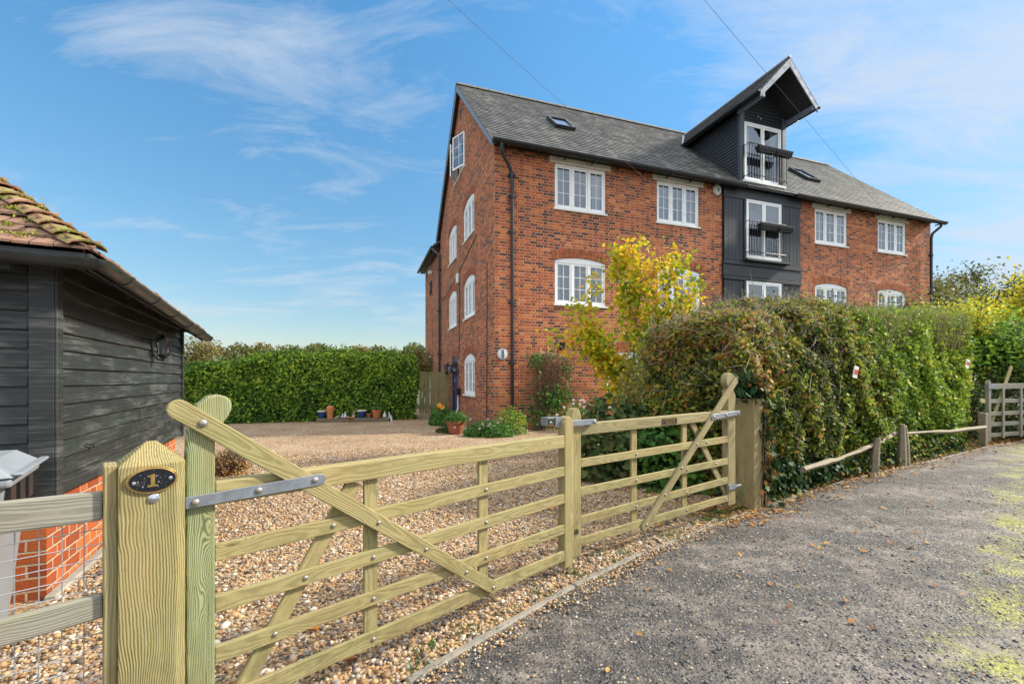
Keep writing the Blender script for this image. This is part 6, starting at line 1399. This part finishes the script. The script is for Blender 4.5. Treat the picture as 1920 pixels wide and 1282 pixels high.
x, y, z = at(663.5); mb = MB(); mb.tube([(0, 0, 0), (0, 0, .16)], [.02, .008], 8); mb.tube([(.01, 0, 0), (.05, 0, .22)], [.012, .003], 6); mb.tube([(-.01, 0, 0), (-.03, 0, .13)], [.014, .004], 6); o = mb.build('cactus', M['drygrass'], None, (x, y, z+.09), smooth=True); tag(o, 'thin upright cactus in the small white pot', 'plant')
mb = MB(); mb.lathe([(.06, 0), (.12, .02), (.125, .03), (.06, .02)], 18); o = mb.build('saucer', M['terra'], None, (at(655)[0]+.09, at(655)[1]-.09, .13), smooth=True); tag(o, 'terracotta saucer in front of the small white pot', 'saucer')
pot('brown_pot', 'small brown clay pot between the blue and orange pots', at(692), .085, .15, 'terra2')
pot('orange_pot', 'orange terracotta pot with strappy leaved plant on the sleeper', at(707), .165, .27, 'terra')
x, y, z = at(707); ap = thing('strappy_plant', 'bright green strappy leaved plant with a tall stalk in the orange pot', 'plant', (x, y, z+.22))
mb = MB()
for k in range(46):
    a = random.uniform(0, 6.28); L_ = random.uniform(.26, .44); u = Vector((math.cos(a), math.sin(a)*.8, 0)); s_ = Vector((-math.sin(a), math.cos(a), 0))*.024; pts = [u*L_*t*.9+Vector((0, 0, L_*(1.5*t-1.25*t*t))) for t in (0, .25, .5, .75, 1)]
    for i in range(4): w0, w1_ = (1-.2*i), (1-.2*(i+1)); mb.quad(pts[i]-s_*w0, pts[i]+s_*w0, pts[i+1]+s_*w1_, pts[i+1]-s_*w1_)
tintset(mb.build('strap_leaves', M['lf_green'], ap), .65); q = MB(); q.tube([(0, 0, 0), (.02, 0, .4), (.05, 0, .72)], [.007, .005, .003], 6); q.build('flower_stalk', M['drygrass'], ap)
mb = MB(); mb.lathe([(.03, 0), (.065, .03), (.07, .08), (.04, .13), (.022, .16), (.03, .20), (.028, .205)], 18); o = mb.build('grey_vase', M['stonewhite'], None, at(722), smooth=True); tag(o, 'round bellied grey white vase near the right end of the sleeper', 'vase')
mb = MB(); mb.lathe([(.035, 0), (.03, .08), (.022, .15), (.01, .2), (.002, .21)], 14); o = mb.build('white_cone', M['stonewhite'], None, at(731), smooth=True); tag(o, 'slim white cone ornament at the right end of the sleeper', 'ornament')
mb = MB(); mb.lathe([(.036, 0), (.037, .12), (.03, .16), (.014, .2), (.014, .25), (.002, .25)], 14); o = mb.build('white_bottle', M['stonewhite'], None, (sp(735)[0]+.04, sp(735)[1]-.1, 0), (.0, -.14, 0), smooth=True); tag(o, 'white bottle leaning on the end of the sleeper', 'bottle')

# small red and white signs lost in the hedge
for (x, y, z, w, h, lab) in ((4.69, 6.06, 1.47, .13, .16, 'small red and white tag caught in the near half of the hedge'), (8.92, 8.68, 1.68, .22, .16, 'small red and white tag in the far half of the hedge')):
    mb = MB(); mb.box(-w/2, w/2, -.004, .004, 0, h); o = mb.build('hedge_sign', M['alarm'], None, (x, y, z), (R(6), R(7), R(32))); q = MB(); q.box(-w*.38, w*.5, -.0065, -.004, h*.3, h*.72); q.build('red_panel', M['red'], o); tag(o, lab, 'sign')

# background trees. left: woodland line behind the hedge
def far_wood(name, pts, n, ls, mat, label=None):
    P = []; 
    for (x, y, z, rx, ry, rz_) in pts:
        m_ = int(n*rx*rz_/sum(p[3]*p[5] for p in pts)); u = norm(RNG.normal(0, 1, (m_, 3))); P.append(np.array([x, y, z])+u*np.array([rx, ry, rz_])*RNG.uniform(.75, 1.08, (m_, 1)))
    P = np.concatenate(P); o = leaves(name, P, RNG.normal(0, 1, P.shape)+np.array([0, 0, .6]), ls, M[mat], None, LEAF4, .6); return tag(o, kind='stuff')
# far woods: rows of individual crowns
rs2 = random.Random(3); w1p, w2p = [], []
for i in range(26):
    x = -62+i*3.2; y = 96+rs2.uniform(-6, 6); h = rs2.uniform(3.2, 5.0)+(1.0 if i > 14 else 0); (w1p if i % 3 else w2p).append((x, y, 5.1, rs2.uniform(2.6, 3.8), 2.5, h*.78))
far_wood('far_woodland', w1p, 24000, .62, 'lf_far'); far_wood('far_woodland', w2p, 12000, .62, 'lf_farwarm')
for i, (x, y, H_, cr, mt, lab, sd_) in enumerate([(-13.6, 18.8, 3.1, 1.6, 'lf_farwarm', 'yellowing bushy tree above the hedge next to the barn', 41), (-11.2, 22.0, 2.5, 1.1, 'lf_far', 'bare topped small tree above the left end of the long hedge', 42), (-4.9, 24, 2.9, 1.2, 'lf_farwarm', 'rusty brown tree top by the back corner of the house', 43)]):
    make_tree('background_tree', lab, (x, y, 0), H_, cr, H_*.62, 5200, .10, mt, .07, seed=sd_, openness=.7, nl=8)
# right: golden tree, dark evergreen mass, hill trees
make_tree('golden_tree', 'golden yellow tree glowing at the right edge behind the far gate', (17.8, 14.8, 0), 4.7, 2.6, 2.5, 17000, .13, 'lf_gold', .12, seed=51, openness=1.3, nl=9)
make_tree('dark_shrub_tree', 'green shaded shrub mass directly behind the far gate', (13.2, 11.9, 0), 3.3, 1.9, 1.8, 13000, .095, 'lf_beech', .09, seed=52, openness=1.2, nl=9)
make_tree('hedgerow_tree', 'yellow green hedgerow bush past the end of the roadside hedge', (12.7, 12.9, 0), 3.5, 1.5, 2.0, 8000, .10, 'lf_gold', .08, seed=53, openness=1.0)
make_tree('hedgerow_tree', 'straggly brown green bush above the far half of the hedge by the house end', (12.6, 14.4, 0), 3.9, 2.0, 2.5, 6500, .085, 'lf_far', .07, seed=54, openness=.8, nl=10)
make_tree('hedgerow_tree', 'thin bramble like shrub in front of the right hand downpipe', (10.9, 12.4, 0), 3.9, 1.1, 3.0, 1500, .085, 'lf_mixed', .05, seed=58, openness=.5, nl=10)
make_tree('hill_tree', 'olive green round topped tree on the rise right of the house', (26.5, 29, 0), 7.3, 4.2, 4.5, 13000, .22, 'lf_far', .2, seed=55, openness=1.3)
make_tree('hill_tree', 'tallest dull green tree on the rise at the right edge', (35.5, 33, 0), 9.6, 3.6, 6.2, 11000, .24, 'lf_far', .2, seed=56, openness=1.1)
make_tree('hill_tree', 'olive tree between the house end and the tallest hill tree', (31.5, 33, 0), 8.2, 3.8, 4.6, 9000, .22, 'lf_farwarm', .2, seed=57, openness=1.1)
bush('understorey_shrub', 'deep green undergrowth behind the bars of the far gate', (13.0, 11.2, 0), 2.0, .9, 1.9, 7000, .09, 'lf_dark', seed=59)

# ================================================================== overhead cables
def cable(name, label, pts, r=.003):
    a, b = Vector(pts[0]), Vector(pts[1]); sag = pts[2]; P_ = [a.lerp(b, k/24)-Vector((0, 0, sag*4*(k/24)*(1-k/24))) for k in range(25)]
    mb = MB(); mb.tube(P_, r, 6); tag(mb.build(name, M['cable']), label, 'cable')
a = hpt(7.1, -.05); A_ = Vector((a[0], a[1], 6.42)); Bv = Vector((-.88, 6, 6.6)); cable('overhead_cable', 'thin cable ending on the brick front beside the second upper window', (A_, A_+(Bv-A_)*2.2, .0))
a = hpt(19.0, -.05); A_ = Vector((a[0], a[1], 6.15)); Bv = Vector((2.82, 6.5, 7.02)); cable('overhead_cable', 'thin cable passing the dormer and ending at the far end of the house', (A_, A_+(Bv-A_)*1.8, .0))
a = hpt(0, 9.2); A_ = Vector((a[0], a[1], 7.6)); cable('overhead_cable', 'faint thin cable reaching the rear wing from the left', (A_, (-30, 30, 16), .0), .0022)

# repeats share a group phrase
GROUPS = {'fallen_leaf': 'fallen leaves on the gravel', 'field_gate': 'timber field gates along the lane', 'gate_post': 'posts of the driveway gate', 'rail_fence': 'rail fences along the lane', 'mixed_hedge': 'halves of the roadside hedge', 'blue_pot': 'blue glazed pots on the sleeper', 'hill_tree': 'trees on the rise beyond the house', 'hedgerow_tree': 'hedgerow bushes beyond the hedge', 'background_tree': 'trees behind the long hedge', 'flower_clump': 'plants in the border at the house corner', 'vine_shrub': 'shrubs behind the far gate leaf', 'overhead_cable': 'overhead cables', 'hedge_sign': 'small signs caught in the hedge'}
for o in list(bpy.data.objects):
    if o.parent is None and 'label' in o and 'group' not in o:
        g_ = GROUPS.get(o.name.split('.')[0])
        if g_: o['group'] = g_
